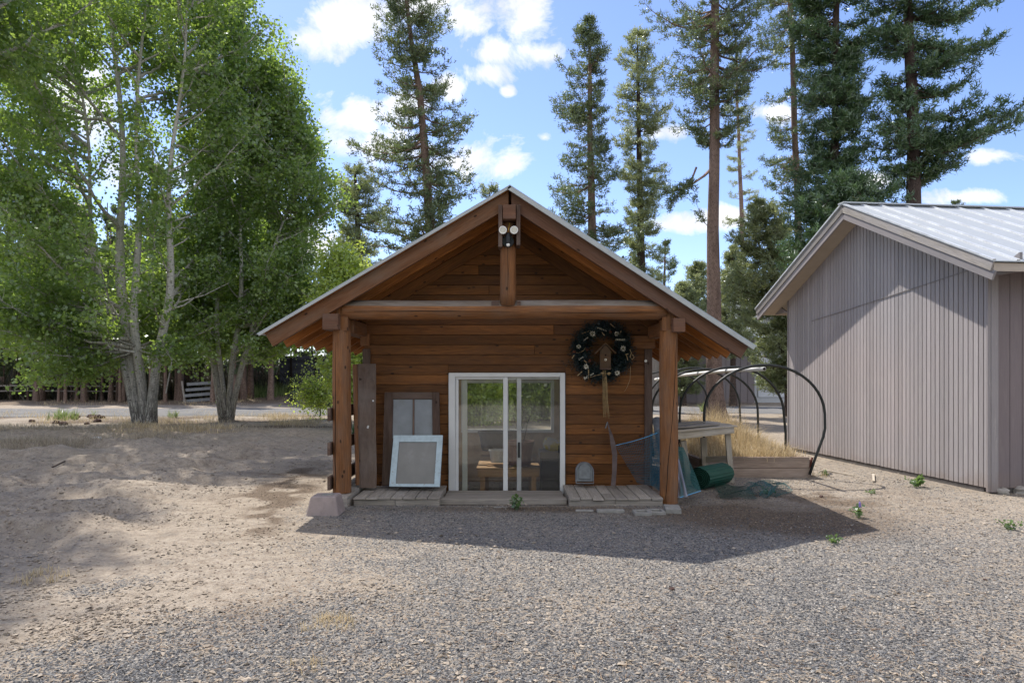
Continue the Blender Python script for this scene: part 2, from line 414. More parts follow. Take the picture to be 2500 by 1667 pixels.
def gravel(x, y):
    x = np.asarray(x, float); y = np.asarray(y, float)
    n = (fbm(x*.9, y*.9, 41)-.5); n2 = fbm(x*2.6, y*2.6, 43)-.5
    g = sst(-.75, 1.0, x-edgex(y)+n*2.0+n2*.8)
    pat = np.exp(-(((x+2.75-(y-4.95)*.5+n*.8)/.36)**2+((y-4.95)/.36)**2))
    g = np.maximum(g, .9*sst(.25, .95, pat+n2*1.3))
    # gravel fades out into dirt right of the cabin and towards the shed
    far = sst(6.3, 7.6, y+.3*n)*sst(1.6, 2.6, x)
    g = g*(1-.50*far)
    strip = np.exp(-((x-(5.35+.02*y))/.55)**2)*sst(7.5, 8.3, y)*(1-sst(12, 13, y)); g = np.maximum(g, .8*strip)
    g = g*(1-.5*sst(.2, .9, np.exp(-(((x-3.6)/1.1)**2+((y-3.7)/.9)**2))))
    g = g*(1-.28*sst(2.0, 4.5, x))
    g = g*(.72+.75*(fbm(x*.55+3, y*.8, 47)-.25))
    g = g*(1-sst(7.95, 8.4, y)*(1-sst(2.0, 2.2, x))*1.0)
    g = g*(1-sst(11.5, 13, y))
    return np.clip(g*(.86+.6*n2), 0, 1)
def duff(x, y):
    x = np.asarray(x, float); y = np.asarray(y, float)
    n = fbm(x*1.3, y*1.3, 51)-.5
    a = np.exp(-(((x-2.7)/1.3)**2+((y-7.25)/.85)**2))*1.35
    b = 1.1*np.exp(-(((x+2.75+(y-8)*.2+1.2*n)/.42)**2))*sst(5.2, 8.0, y)*(1-sst(9, 13.5, y))*sst(.3,.6,fbm(x*3,y*3,66))*1.3
    b2 = .35*np.exp(-(((x+1.75)/.5)**2+((y-4.3)/.4)**2))
    a2 = .75*np.exp(-(((x-4.0)/1.6)**2+((y-8.6)/1.0)**2))*sst(.35, .6, fbm(x*2, y*2.5, 71))
    c = .9*sst(17.2, 20, y)*(1-sst(24, 26, y))*(x < -2)*sst(.42, .6, fbm(x*.5, y*.9, 77))
    d = sst(32.5, 36, y)*(x < 5)*.9
    e = .7*np.exp(-(((x-.3)/2.2)**2+((y-7.72)/.22)**2))
    f = .6*np.exp(-(((x-6.2)/2.2)**2+((y-22.5)/3.5)**2))
    return np.clip(np.maximum.reduce([a, a2, b, b2, c, d, e, f])*(1+1.6*n), 0, 1)
def spacing(lo, hi, fine0, fine1, fs, g=1.06, mx=6.0):
    v = list(np.arange(fine0, fine1+1e-6, fs)); s = fs; q = fine1
    while q < hi: s = min(s*g, mx); q += s; v.append(q)
    s = fs; q = fine0; w = []
    while q > lo: s = min(s*g, mx); q -= s; w.append(q)
    return np.array(w[::-1]+v)
gx = spacing(-320, 320, -9.0, 6.6, .055, 1.05, 9); gy = spacing(-60, 420, 2.6, 14.0, .055, 1.035, 9)
X, Y = np.meshgrid(gx, gy); Z = Hh(X, Y)
ny, nx = X.shape
idx = np.arange(nx*ny).reshape(ny, nx)
Fa = np.stack([idx[:-1, :-1], idx[:-1, 1:], idx[1:, 1:], idx[1:, :-1]], -1).reshape(-1, 4)
def ground_mat():
    N = NT('sandy_ground'); p = N.pos()
    g = N.attr('gravel'); du = N.attr('duff'); wt_ = N.attr('green')
    n0 = N.noise(p, .7, 5, .6); n1 = N.noise(p, 9, 8, .7); n2 = N.noise(p, 60, 6, .75); n3 = N.noise(p, 190, 3, .7)
    sand = N.mix(N.ramp(n0, [(.3, 0.0), (.7, 1.0)]), (.31, .262, .205), (.385, .332, .27))
    sand = N.mix(N.ramp(n1, [(.33, .85), (.56, 0.0)]), sand, (.19, .15, .115))
    sand = N.mix(N.ramp(n2, [(.33, .75), (.5, 0.0)]), sand, (.17, .135, .105))
    sand = N.mix(N.ramp(n3, [(.58, 0.0), (.78, .6)]), sand, (.52, .47, .40))
    sand = N.mix(N.math('MULTIPLY', N.ramp(N.noise(N.map(p, (1, 1.6, 1)), 3.2, 7, .72), [(.5, 0.0), (.68, 1.0)]), .45), sand, (.20, .165, .13))
    # debris specks
    vo = N.n('TexVoronoi'); N.L(p, vo.inputs['Vector']); vo.inputs['Scale'].default_value = 26; 
    wn = N.n('TexWhiteNoise'); N.L(vo.outputs['Position'], wn.inputs[0])
    sp_ = N.math('MULTIPLY', N.math('LESS_THAN', vo.outputs['Distance'], .28), N.math('GREATER_THAN', wn.outputs[0], N.ramp(n0, [(.3, .88), (.7, .55)])))
    sand = N.mix(N.math('MULTIPLY', sp_, .75), sand, (.12, .09, .07))
    # gravel cells
    vg = N.n('TexVoronoi'); N.L(p, vg.inputs['Vector']); vg.inputs['Scale'].default_value = 62
    vg2 = N.n('TexVoronoi'); N.L(p, vg2.inputs['Vector']); vg2.inputs['Scale'].default_value = 110
    bw = N.n('SeparateColor'); N.L(vg.outputs['Color'], bw.inputs[0]); bw2 = N.n('SeparateColor'); N.L(vg2.outputs['Color'], bw2.inputs[0])
    st = [(.0, (.04, .042, .047)), (.25, (.10, .102, .106)), (.45, (.16, .158, .155)), (.8, (.25, .24, .225)), (.9, (.50, .45, .385)), (1.0, (.60, .53, .44))]
    gc = N.mix(.4, N.ramp(bw.outputs[0], st), N.ramp(bw2.outputs[0], st))
    gc = N.mix(N.ramp(vg.outputs['Distance'], [(.35, 0.0), (.8, .5)]), gc, (.13, .12, .11))
    gc = N.mix(N.ramp(n1, [(.45, 0.0), (.75, .55)]), gc, (.27, .24, .205))
    gm = N.math('ADD', g, N.math('MULTIPLY', N.math('SUBTRACT', bw.outputs[1], .5), .9))
    gf = N.ramp(gm, [(.3, 0.0), (.6, 1.0)])
    col = N.mix(gf, sand, gc)
    dn = N.noise(N.map(p, (1, 1, 1)), 45, 6, .8)
    dc = N.ramp(dn, [(.35, (.04, .03, .022)), (.5, (.11, .08, .058)), (.68, (.28, .22, .16))])
    df = N.ramp(N.math('ADD', du, N.math('MULTIPLY', N.math('SUBTRACT', dn, .5), 1.5)), [(.2, 0.0), (.85, .9)])
    col = N.mix(df, col, dc)
    hb = N.math('ADD', N.math('MULTIPLY', N.math('SUBTRACT', 1.0, vg.outputs['Distance']), N.math('MULTIPLY', gf, 1.1)), N.math('MULTIPLY', n2, .9))
    hb = N.math('ADD', hb, N.math('MULTIPLY', n1, 3.5))
    b = N.bump(hb, .8, .012)
    N.bsdf(col, .95, b, spec=.12); return N.m
GROUND = ground_mat()
go = raw_mesh('ground', np.stack([X, Y, Z], -1).reshape(-1, 3), Fa, GROUND, smooth=True)
for nm, fn in (('gravel', gravel), ('duff', duff)):
    a = go.data.attributes.new(nm, 'FLOAT', 'POINT'); a.data.foreach_set('value', fn(X, Y).astype(np.float32).ravel())
tag(go, None, None, kind='structure')
def HZ(x, y): return float(Hh(np.array([x]), np.array([y]))[0])

# road behind (packed grey gravel lane)
rx = np.linspace(-60, 70, 90); V = []
def ryc(x): return 29.0+.045*(x*.5)+.6*np.sin(x*.09)-.0022*np.minimum(x, 0)**2*.4
yr = ryc(rx); wv = np.linspace(-3.0, 3.0, 9)
XX = np.repeat(rx[:, None], 9, 1); YY = yr[:, None]+wv[None]*(1+.12*np.sin(XX*1.3)); ZZ = Hh(XX, YY)*0+.012+.03*np.cos(wv/3*np.pi/2)[None]
i2 = np.arange(90*9).reshape(90, 9)
def road_mat():
    N = NT('lane_gravel'); p = N.pos(); n1 = N.noise(p, 1.2, 6, .65); n2 = N.noise(p, 40, 5, .7)
    c = N.mix(N.ramp(n1, [(.35, 0.0), (.65, 1.0)]), (.125, .127, .132), (.20, .192, .18)); c = N.mix(N.ramp(n2, [(.35, .6), (.6, 0.0)]), c, (.17, .165, .16))
    N.bsdf(c, .95, N.bump(n2, .5, .02), spec=.1); return N.m
ro = raw_mesh('road', np.stack([XX, YY, ZZ], -1).reshape(-1, 3), np.stack([i2[:-1, :-1], i2[1:, :-1], i2[1:, 1:], i2[:-1, 1:]], -1).reshape(-1, 4), road_mat(), smooth=True)
tag(ro, None, None, kind='structure')

# ------------------------------------------------------------------ loose chips
def chips(name, mat, N, ylo, yhi, dens_fn, smin, smax, seed, flat=.55, xpad=.3, power=1.0, sink=.25):
    r = np.random.default_rng(seed)
    t = r.random(N); y = (ylo**(-power)+(t*(yhi**(-power)-ylo**(-power))))**(-1/power)
    x = r.uniform(-1, 1, N)*(y*.76+xpad)
    keep = r.random(N) < dens_fn(x, y); x = x[keep]; y = y[keep]; M_ = len(x)
    s = (smin+(smax-smin)*r.random(M_)**2.2)*(1+.05*np.maximum(y-5, 0))
    z = Hh(x, y)
    base = np.array([[1, 0, 0], [.1, 1, 0], [-1, .1, 0], [-.1, -1, 0], [.1, 0, 1], [0, 0.1, -1]], float)
    B = base[None]*(1+r.uniform(-.38, .38, (M_, 6, 1)))+r.uniform(-.25, .25, (M_, 6, 3))
    B = B*np.stack([np.ones(M_), r.uniform(.5, .95, M_), r.uniform(.3, 1, M_)*flat], -1)[:, None]
    a = r.uniform(0, 6.28, M_); ca, sa = np.cos(a)[:, None], np.sin(a)[:, None]
    tx = r.normal(0, .3, M_)[:, None]
    bx, by, bz = B[..., 0], B[..., 1], B[..., 2]
    by, bz = by*np.cos(tx)-bz*np.sin(tx), by*np.sin(tx)+bz*np.cos(tx)
    V = np.stack([bx*ca-by*sa, bx*sa+by*ca, bz], -1)*s[:, None, None]*.5
    V += np.stack([x, y, z+s*flat*.5*(1-sink)*.6], -1)[:, None]
    f = np.array([[0, 1, 4], [1, 2, 4], [2, 3, 4], [3, 0, 4], [1, 0, 5], [2, 1, 5], [3, 2, 5], [0, 3, 5]])
    Fa = ((np.arange(M_)*6)[:, None, None]+f[None]).reshape(-1, 3)
    o = raw_mesh(name, V.reshape(-1, 3), Fa, mat, tint=np.repeat(r.random(M_), 6))
    return o
def chip_mat():
    N = NT('gravel_chip'); t = N.attr(); n = N.noise(N.pos(), 160, 3, .6)
    c = N.ramp(t, [(.0, (.018, .020, .025)), (.35, (.045, .050, .060)), (.64, (.095, .102, .114)), (.86, (.16, .166, .174)), (.97, (.28, .27, .25)), (1.0, (.5, .47, .42))])
    c = N.mix(N.ramp(n, [(.35, .25), (.65, 0.0)]), c, (.24, .21, .18)); N.bsdf(c, .8, spec=.3); return N.m
CHIP = chip_mat()
g1 = chips('gravel', CHIP, 230000, 3.15, 10.5, lambda x, y: gravel(x, y)**1.3, .006, .021, 1, power=1.4)
tag(g1, 'loose grey crushed gravel chips over the yard in front of the cabin', None, kind='stuff')
DEB = plain('bark_crumb', (.17, .125, .09), .95, nsc=60, nv=.6, tv=.6)
g2 = chips('bark_mulch', DEB, 90000, 3.2, 14, lambda x, y: np.clip(duff(x, y)*.95+.16*(1-gravel(x, y))*sst(.4, .65, fbm(x*1.5, y*1.5, 90)), 0, 1), .008, .03, 2, flat=.35, power=1.0)
tag(g2, 'brown bark crumbs and dry litter strewn over the sand', None, kind='stuff')
# fallen pine needles and straws
def straws(name, mat, N, dens, ylo, yhi, L, W_, seed, lift=.012, power=1.2):
    r = np.random.default_rng(seed); t = r.random(N); y = (ylo**(-power)+(t*(yhi**(-power)-ylo**(-power))))**(-1/power)
    x = r.uniform(-1, 1, N)*(y*.76+.2); k = r.random(N) < dens(x, y); x, y = x[k], y[k]; n = len(x)
    z = Hh(x, y)+r.uniform(.004, lift, n); a = r.uniform(0, 6.28, n); l = L*r.uniform(.4, 1.3, n); bd = r.uniform(-.35, .35, n)
    dx, dy = np.cos(a), np.sin(a); w = W_*r.uniform(.6, 1.3, n)
    p0 = np.stack([x, y, z], -1); m = p0+np.stack([dx, dy, r.uniform(-.05, .15, n)], -1)*l[:, None]*.5
    d2x, d2y = np.cos(a+bd), np.sin(a+bd); p1 = m+np.stack([d2x, d2y, r.uniform(-.15, .05, n)], -1)*l[:, None]*.5
    s = np.stack([-dy, dx, np.zeros(n)], -1)*w[:, None]*.5
    V = np.stack([p0-s, p0+s, m+s, m-s, p1+s*.4, p1-s*.4], 1).reshape(-1, 3)
    f = np.array([[0, 1, 2, 3], [3, 2, 4, 5]]); Fa = ((np.arange(n)*6)[:, None, None]+f).reshape(-1, 4)
    return raw_mesh(name, V, Fa, mat, tint=np.repeat(r.random(n), 6))
STRAW = leafmat('dry_needle', [(0, (.18, .10, .06)), (.5, (.32, .235, .15)), (1, (.48, .40, .29))], (.5, .4, .25), .15, .03)
st_ = straws('pine_straw', STRAW, 6000, lambda x, y: .25+.6*gravel(x, y)+.3*duff(x, y), 3.15, 12, .06, .0032, 3)
tag(st_, 'tan fallen pine needles scattered on gravel and sand', None, kind='stuff')

CLOD = plain('sand_clod', (.31, .26, .205), .95, nsc=30, nv=.3, tv=.25)
g3_ = chips('sand_clods', CLOD, 70000, 3.3, 17, lambda x, y: (1-gravel(x, y))*np.where(x < 0, .9, .5)*(1-duff(x, y))**3*sst(.35, .65, fbm(x*1.2, y*1.7, 93)), .008, .045, 4, flat=.6, power=.8)
tag(g3_, 'small dry clods and crumbs of sandy earth over the churned bare ground', None, kind='stuff')
g4_ = chips('litter', plain('dark_litter', (.085, .062, .045), .95, nsc=60, nv=.5, tv=.5), 26000, 3.3, 17, lambda x, y: (1-gravel(x, y))*sst(.5, .72, fbm(x*1.9, y*2.3, 95)), .006, .03, 5, flat=.35, power=.9)
tag(g4_, 'dark specks of bark and leaf litter dusted over the bare sand', None, kind='stuff')
# ------------------------------------------------------------------ cabin
cab = thing('cabin', 'small stained wood cabin with gabled porch and white sliding door', 'cabin', (0, 8.5, 0))
A = (-.024, 3.714); LT = (-2.947, 1.997); RT = (2.828, 1.854)
dL = Vector((LT[0]-A[0], 0, LT[1]-A[1])); lenL = dL.length; dL.normalize()
dR = Vector((RT[0]-A[0], 0, RT[1]-A[1])); lenR = dR.length; dR.normalize()
nL = Vector((-dL.z, 0, dL.x)); nL = nL if nL.z > 0 else -nL
nR = Vector((-dR.z, 0, dR.x)); nR = nR if nR.z > 0 else -nR
AP = Vector((A[0], 0, A[1]))
def roof_z(x, off=0.0):   # underside-type line offset perpendicular by off
    if x < A[0]: return A[1]+(x-A[0])*(dL.z/dL.x)-off/abs(nL.z)
    return A[1]+(x-A[0])*(dR.z/dR.x)-off/abs(nR.z)
def slab(mb, d, n, s0, s1, t0, t1, y0, y1, tint=None, plumb=False):
    """band along slope from s0..s1, from depth t0 to t1 beneath the roof line"""
    if plumb:      # top end cut vertical
        k = -(n.x/d.x)
        pts = [(s0+0, -t0), (s1, -t0), (s1, -t1), (s0, -t1)]
        pts = [(s0+(t0*abs(n.x)/abs(d.x)), -t0), (s1, -t0), (s1, -t1), (s0+(t1*abs(n.x)/abs(d.x)), -t1)]
        # plumb cut: x must stay on the same side of the ridge line
    else: pts = [(s0, -t0), (s1, -t0), (s1, -t1), (s0, -t1)]
    mb.prism(pts, AP+Vector((0, y0, 0)), d, n, (0, y1-y0, 0), tint)
# metal roof with ribs
for side, (d, n, ln) in enumerate(((dL, nL, lenL), (dR, nR, lenR))):
    m = MB()
    if side: slab(m, d, n, 0, ln, 0, .012, 7.88, 12.65)
    else:
        slab(m, d, n, 0, ln, 0, .012, 7.88, 10.7); slab(m, d, n, 0, .7, 0, .012, 10.7, 12.65); slab(m, d, n, 2.2, ln, 0, .012, 10.7, 12.65); slab(m, d, n, .7, 2.2, 0, .012, 12.5, 12.65)
    y = 8.1
    while y < 12.6: slab(m, d, n, .02, .7 if (side == 0 and y > 10.6) else ln, -.022, 0.0, y, y+.03); y += .3
    m.build('roof_sheet', GALV, cab)
    m = MB(); slab(m, d, n, .0, ln-.01, .0135, .058 if side else .036, 7.875, 7.9)
    m.build('roof_edge_trim', GALVT, cab)
    m = MB(); s = .03
    while s < ln-.06:
        w = min(.14, ln-.05-s); slab(m, d, n, s, s+w-.004, .0145, .034, 7.93, 10.7 if (side == 0 and .65 < s < 2.15) else 12.6); s += w
    m.build('roof_sheathing', W_RAFT, cab)
    if side == 0: m = MB(); slab(m, d, n, .69, 2.21, -.012, -.004, 10.69, 12.51); m.build('added_skylight', GLASS, cab)  # made-up roof opening on the unseen slope, added to light the table
    for k, yr_ in enumerate((7.955, 8.5, 8.875, 9.22, 9.79, 10.4, 11.0, 11.6, 12.2)):
        m = MB(); th = .055 if k == 0 else .042
        e = ln-.05-random.uniform(0, .012)
        dp = .205 if k == 0 else .19
        slab(m, d, n, 0.02, e, .036, dp, yr_, yr_+th, plumb=True)
        o = m.build('rafter', (W_FASC if side == 0 else W_FASC2) if k == 0 else W_RAFT, cab, bevel=.004)
    m = MB(); slab(m, d, n, 0.02, ln*.72, .1905, .335, 8.922, 8.9505, plumb=True); m.build('rake_trim', W_SIDE, cab, bevel=.003)
# ridge beam with side cheeks
m = MB(); m.b2(-.105, .043, 7.86, 12.5, 3.315, 3.478); m.build('ridge_beam', W_FASC2, cab, bevel=.006)
for x0, x1 in ((-.158, -.112), (.05, .096)):
    m = MB(); m.b2(x0, x1, 7.9, 8.12, 3.0 if x0 < 0 else 3.02, 3.487); m.build('cheek_board', W_DARK, cab, bevel=.004)
# king post, tie beam
m = MB(); pts = [(-.048, 8.06, z) for z in np.linspace(2.335, 3.3, 8)]
m.tube(pts, [.098, .098, .096, .095, .094, .093, .092, .092], 14, wob=.03)
m.mi = 1; m.tube([(-.05, 7.966, 2.36), (-.047, 7.966, 2.7), (-.052, 7.968, 3.05)], [.0015, .0035, .001], 5)
m.build('king_post', [W_POST, CRACK], cab, smooth=True)
m = MB(); n = 18
xs = np.linspace(-1.99, 1.815, 16)
m.tube([(x, 8.11, 2.288+.004*math.sin(x*2)) for x in xs], .116, n, cap=True)
for i, f in enumerate(m.F):
    if len(f) == 4:
        c = sum((Vector(m.V[k]) for k in f), Vector())/4
        if c.z > 2.288+.03: m.M[i] = 1
m.mi = 2
m.tube([(-1.85, 7.996, 2.262), (-1.0, 7.9925, 2.268), (.1, 7.9925, 2.258)], [.002, .004, .001], 5)
m.tube([(.2, 7.9925, 2.252), (.9, 7.9925, 2.246), (1.7, 7.996, 2.25)], [.001, .004, .002], 5)
m.build('tie_beam', [W_POST, W_BEAMT, CRACK], cab, smooth=True)
for a_ in ((-.24, -.15), (.055, .10)):
    m = MB(); m.b2(a_[0], a_[1], 8.0, 8.2, 2.33, 2.385); m.build('beam_notch', W_DARK, cab)
# posts
def post(xc, z0, tx0, tx1, crack):
    m = MB(); zs = np.linspace(z0, 2.05, 9)
    m.tube([(xc+.004*math.sin(z*3), 8.13, z) for z in zs], [.108]*7+[.106, .104], 16, wob=.02)
    m.b2(tx0, tx1, 8.035, 8.22, 2.04, 2.298)
    m.mi = 1; m.tube(crack, [.001]+[.0042]*(len(crack)-2)+[.001], 5)
    return m.build('porch_post', [W_POST, CRACK], cab, bevel=0, smooth=False)
def onpost(xc, dx, z): return (xc+dx, 8.13-math.sqrt(max(.1085**2-dx*dx, 0)), z)
pl = post(-2.026, .125, -2.065, -1.93, [onpost(-2.026, -.055, .16), onpost(-2.026, -.045, .3), onpost(-2.026, -.06, .5), onpost(-2.026, -.052, 1.2), onpost(-2.026, -.05, 1.9)])
pr = post(1.866, .0, 1.77, 1.908, [onpost(1.866, -.065, .02), onpost(1.866, -.045, .2), onpost(1.866, -.035, .45), onpost(1.866, .01, .9), onpost(1.866, .045, 1.35), onpost(1.866, .075, 1.95)])
# side purlins and rear posts
for x0, x1, z0, z1 in ((-2.205, -2.02, 2.046, 2.232), (1.875, 2.015, 2.018, 2.18)):
    m = MB(); m.b2(x0, x1, 7.93, 12.45, z0, z1); m.build('side_beam', W_FASC2, cab, bevel=.006)
for x in (-2.05, 1.9):
    m = MB(); m.tube([(x, 12.1, -.05), (x, 12.1, 2.06)], .1, 12); m.build('porch_post', W_POST, cab)
# front siding boards (door opening left free)
DX0, DX1, DZ = -.832, .698, 1.552
m = MB(); z = -.04; row = 0
def fpoly(mb, x0, x1, z0, z1, y0=8.952, y1=8.975):
    # clip with roof underside
    def lim(z, side):
        t = .04
        if side < 0: return A[0]+(z+t/abs(nL.z)-A[1])/(dL.z/dL.x)
        return A[0]+(z+t/abs(nR.z)-A[1])/(dR.z/dR.x)
    a0, a1 = max(x0, lim(z0, -1)), max(x0, lim(z1, -1)); b0, b1 = min(x1, lim(z0, 1)), min(x1, lim(z1, 1))
    if b0 <= a0 or b1 <= a1: return
    g = .004; zt = z1-.005
    pts = [(a0, z0+.0), (b0, z0), (b1, zt), (a1, zt)]
    mb.prism(pts, (0, y1, 0), (1, 0, 0), (0, 0, 1), (0, y0-y1, 0))
while z < 3.55:
    z1 = z+.1305
    segs = [(-1.935, 1.815)] if z >= DZ-.02 else [(-1.935, DX0-.004), (DX1+.004, 1.815)]
    if z < DZ < z1: segs = [(-1.935, 1.815)]
    for a, b in segs:
        if z < DZ < z1:
            fpoly(m, a, DX0-.004, z, z1); fpoly(m, DX1+.004, b, z, z1); fpoly(m, DX0-.003, DX1+.003, DZ+.002, z1)
        elif b-a > 2 and row % 2 == 0:
            c = a+(b-a)*random.uniform(.3, .7); fpoly(m, a, c-.002, z, z1); fpoly(m, c+.002, b, z, z1)
        else: fpoly(m, a, b, z, z1)
    z = z1; row += 1
m.build('siding', W_SIDE, cab, bevel=.0035)
# wall core, side walls with unseen openings added to light the inside, back wall
m = MB()
m.b2(-1.93, DX0, 8.98, 9.05, -.05, 2.2); m.b2(DX1, 1.81, 8.98, 9.05, -.05, 2.2); m.b2(DX0, DX1, 8.98, 9.05, DZ, 2.2)
m.prism([(-1.93, 2.2), (1.81, 2.2), (1.81, roof_z(1.81, .04)), (A[0], roof_z(A[0]-1e-4, .04)), (-1.93, roof_z(-1.93, .04))], (0, 9.05, 0), (1, 0, 0), (0, 0, 1), (0, -.07, 0))
m.build('front_wall', W_DARK, cab)
INT = plain('interior_board', (.50, .36, .24), .8, nsc=5, nv=.3)
m = MB()
m.b2(-1.95, -1.87, 9.06, 9.4, -.66, 2.42); m.b2(-1.95, -1.87, 11.9, 12.2, -.66, 2.42); m.b2(-1.95, -1.87, 9.4, 11.9, -.66, .3); m.b2(-1.95, -1.87, 9.4, 11.9, 1.85, 2.42)
m.build('side_wall', W_SIDE, cab); m = MB(); m.b2(1.75, 1.83, 9.06, 9.8, -.66, 2.36); m.b2(1.75, 1.83, 11.8, 12.2, -.66, 2.36); m.b2(1.75, 1.83, 9.8, 11.8, -.66, .5); m.b2(1.75, 1.83, 9.8, 11.8, 1.7, 2.36)
m.build('side_wall', W_SIDE, cab)
bx0, bx1, bz0, bz1 = -.90, .746, .495, 1.43
m = MB()
m.b2(-1.86, bx0, 12.14, 12.22, -.66, 2.4); m.b2(bx1, 1.74, 12.14, 12.22, -.66, 2.35); m.b2(bx0, bx1, 12.14, 12.22, -.66, bz0); m.b2(bx0, bx1, 12.14, 12.22, bz1, 2.35)
m.prism([(-1.86, 2.35), (1.74, 2.35), (1.74, roof_z(1.74, .05)), (A[0], roof_z(A[0]-1e-4, .05)), (-1.86, roof_z(-1.86, .05))], (0, 12.22, 0), (1, 0, 0), (0, 0, 1), (0, -.08, 0))
m.build('back_wall', INT, cab)
m = MB(); m.b2(-1.86, 1.74, 9.06, 12.14, -.63, -.6); m.build('floor_boards', W_GRAY, cab)
# corner boards
for x0, x1 in ((-1.955, -1.855), (1.735, 1.835)):
    m = MB(); m.b2(x0, x1, 8.925, 8.951, -.02, 1.86); m.build('corner_board', W_DARK, cab, bevel=.003)
for a_ in ((1.49, 1.87, 1.86, 2.03), (-1.98, -1.86, 1.9, 2.06)):
    m = MB(); m.b2(a_[0], a_[1], 8.90, 8.951, a_[2], a_[3]); m.build('lintel_block', W_POST, cab, bevel=.004)
# short lookouts between purlin and wall
for x0, x1, z0 in ((-2.02, -1.9, 2.02), (1.78, 1.9, 1.99)):
    m = MB(); m.b2(x0, x1, 8.2, 12.1, z0, z0+.16); m.build('plate_beam', W_POST, cab, bevel=.005)
# back window
w = MB()
for a in ((bx0, bx1, bz1-.055, bz1), (bx0, bx1, bz0, bz0+.055), (bx0, bx0+.055, bz0+.055, bz1-.055), (bx1-.055, bx1, bz0+.055, bz1-.055), (-.11, -.06, bz0+.055, bz1-.055)):
    w.b2(a[0], a[1], 12.10, 12.18, a[2], a[3])
wo_ = w.build('window', OFFW, cab, bevel=.003)
m = MB(); m.b2(bx0+.05, bx1-.05, 12.135, 12.139, bz0+.05, bz1-.05); m.build('pane', GLASS, wo_)
# sliding door
d = MB()
def fr(mb, x0, x1, y0, y1, z0, z1): mb.b2(x0, x1, y0, y1, z0, z1)
fr(d, -.827, -.742, 8.90, 8.99, -.03, 1.547); fr(d, .628, .693, 8.90, 8.99, -.03, 1.547)
fr(d, -.742, .628, 8.90, 8.99, 1.492, 1.547); fr(d, -.742, .628, 8.90, 8.99, -.05, -.012)
fr(d, -.742, -.10, 8.925, 8.97, 1.462, 1.4915)
d.mi = 0
sd = d.build('sliding_door', WHITE, cab, bevel=.004)
m = MB(); fr(m, -.115, -.055, 8.912, 8.955, -.011, 1.4915); fr(m, -.741, -.70, 8.93, 8.96, -.011, 1.46); m.build('fixed_stile', WHITE, sd, bevel=.004)
m = MB(); fr(m, .063, .122, 8.945, 8.975, -.011, 1.49); fr(m, -.054, .062, 8.946, 8.974, 1.455, 1.49); fr(m, .123, .627, 8.946, 8.974, 1.462, 1.49)
m.build('sliding_stile', plain('gray_aluminium', (.42, .42, .41), .4, .3), sd, bevel=.003)
m = MB(); fr(m, -.655, -.588, 8.985, 9.02, -.011, 1.46); m.build('inner_stile', OFFW, sd, bevel=.003)
m = MB(); fr(m, -.70, -.115, 8.942, 8.946, -.011, 1.462); m.build('glass_panel', GLASS, sd)
m = MB(); fr(m, -.055, .627, 8.962, 8.966, -.011, 1.46); m.build('glass_panel', GLASS, sd)
NS = NT('insect_screen'); tr = NS.n('BsdfTransparent'); tr.inputs[0].default_value = (1, 1, 1, 1); df = NS.n('BsdfDiffuse'); df.inputs[0].default_value = (.10, .10, .10, 1)
mx = NS.n('MixShader'); mx.inputs[0].default_value = .14; NS.L(tr.outputs[0], mx.inputs[1]); NS.L(df.outputs[0], mx.inputs[2]); NS.L(mx.outputs[0], NS.out.inputs[0])
m = MB(); fr(m, .123, .627, 8.952, 8.954, -.011, 1.461); m.build('insect_screen', NS.m, sd)
m = MB(); fr(m, .078, .104, 8.915, 8.944, .44, .64); m.build('door_handle', BLACKP, sd, bevel=.004); m = MB(); m.b2(.606, .62, 8.93, 8.95, .5, .6); m.build('door_handle', BLACKP, sd, bevel=.004)
# floodlight under the ridge
fl = MB(); fl.lathe((-.045, 7.956, 3.073), [(0, -.012), (.066, -.012), (.07, 0), (.066, .012), (0, .014)], 24, R=Matrix.Rotation(math.radians(90), 3, 'X'))
flo = fl.build('floodlight', BLACKP, cab, smooth=False, label='black security light with two white lamp heads on the king post')
m = MB(); m.lathe((-.045, 7.90, 3.09), [(0, -.075), (.022, -.07), (.026, -.03), (.026, .05), (.02, .07), (0, .072)], 16); m.build('motion_sensor', BLACKP, flo, smooth=True)
m = MB(); m.lathe((-.045, 7.895, 3.03), [(0, -.03), (.016, -.024), (.022, -.008), (.02, .004), (0, .006)], 14); m.build('sensor_lens', OFFW, flo, smooth=True)
LENS = plain('lamp_lens', (.62, .60, .52), .15, nv=.02, spec=.6)
for x in (-.105, .024):
    R = Matrix.Rotation(math.radians(90+8), 3, 'X')
    m = MB(); m.lathe((x, 7.86, 3.185), [(0, -.075), (.022, -.07), (.034, -.045), (.044, -.005), (.0455, .012), (.036, .013), (.033, .004)], 24, R=R); lh = m.build('lamp_head', OFFW, flo, smooth=True)
    m = MB(); m.lathe((x, 7.86, 3.185), [(0, .004), (.018, .009), (.033, .004)], 24, R=R); m.build('lamp_lens', LENS, lh, smooth=True)
    m = MB(); m.tube([(x, 7.93, 3.18), (x*.5-.02, 7.95, 3.14), (-.045, 7.93, 3.12)], .009, 8); m.build('lamp_arm', BLACKP, flo)
m = MB(); m.tube([(-.05, 7.93, 3.15), (-.04, 7.9, 3.19), (-.035, 7.93, 3.24), (-.03, 7.97, 3.29)], .003, 6); m.build('wire', plain('yellow_wire', (.55, .33, .03), .5), flo)
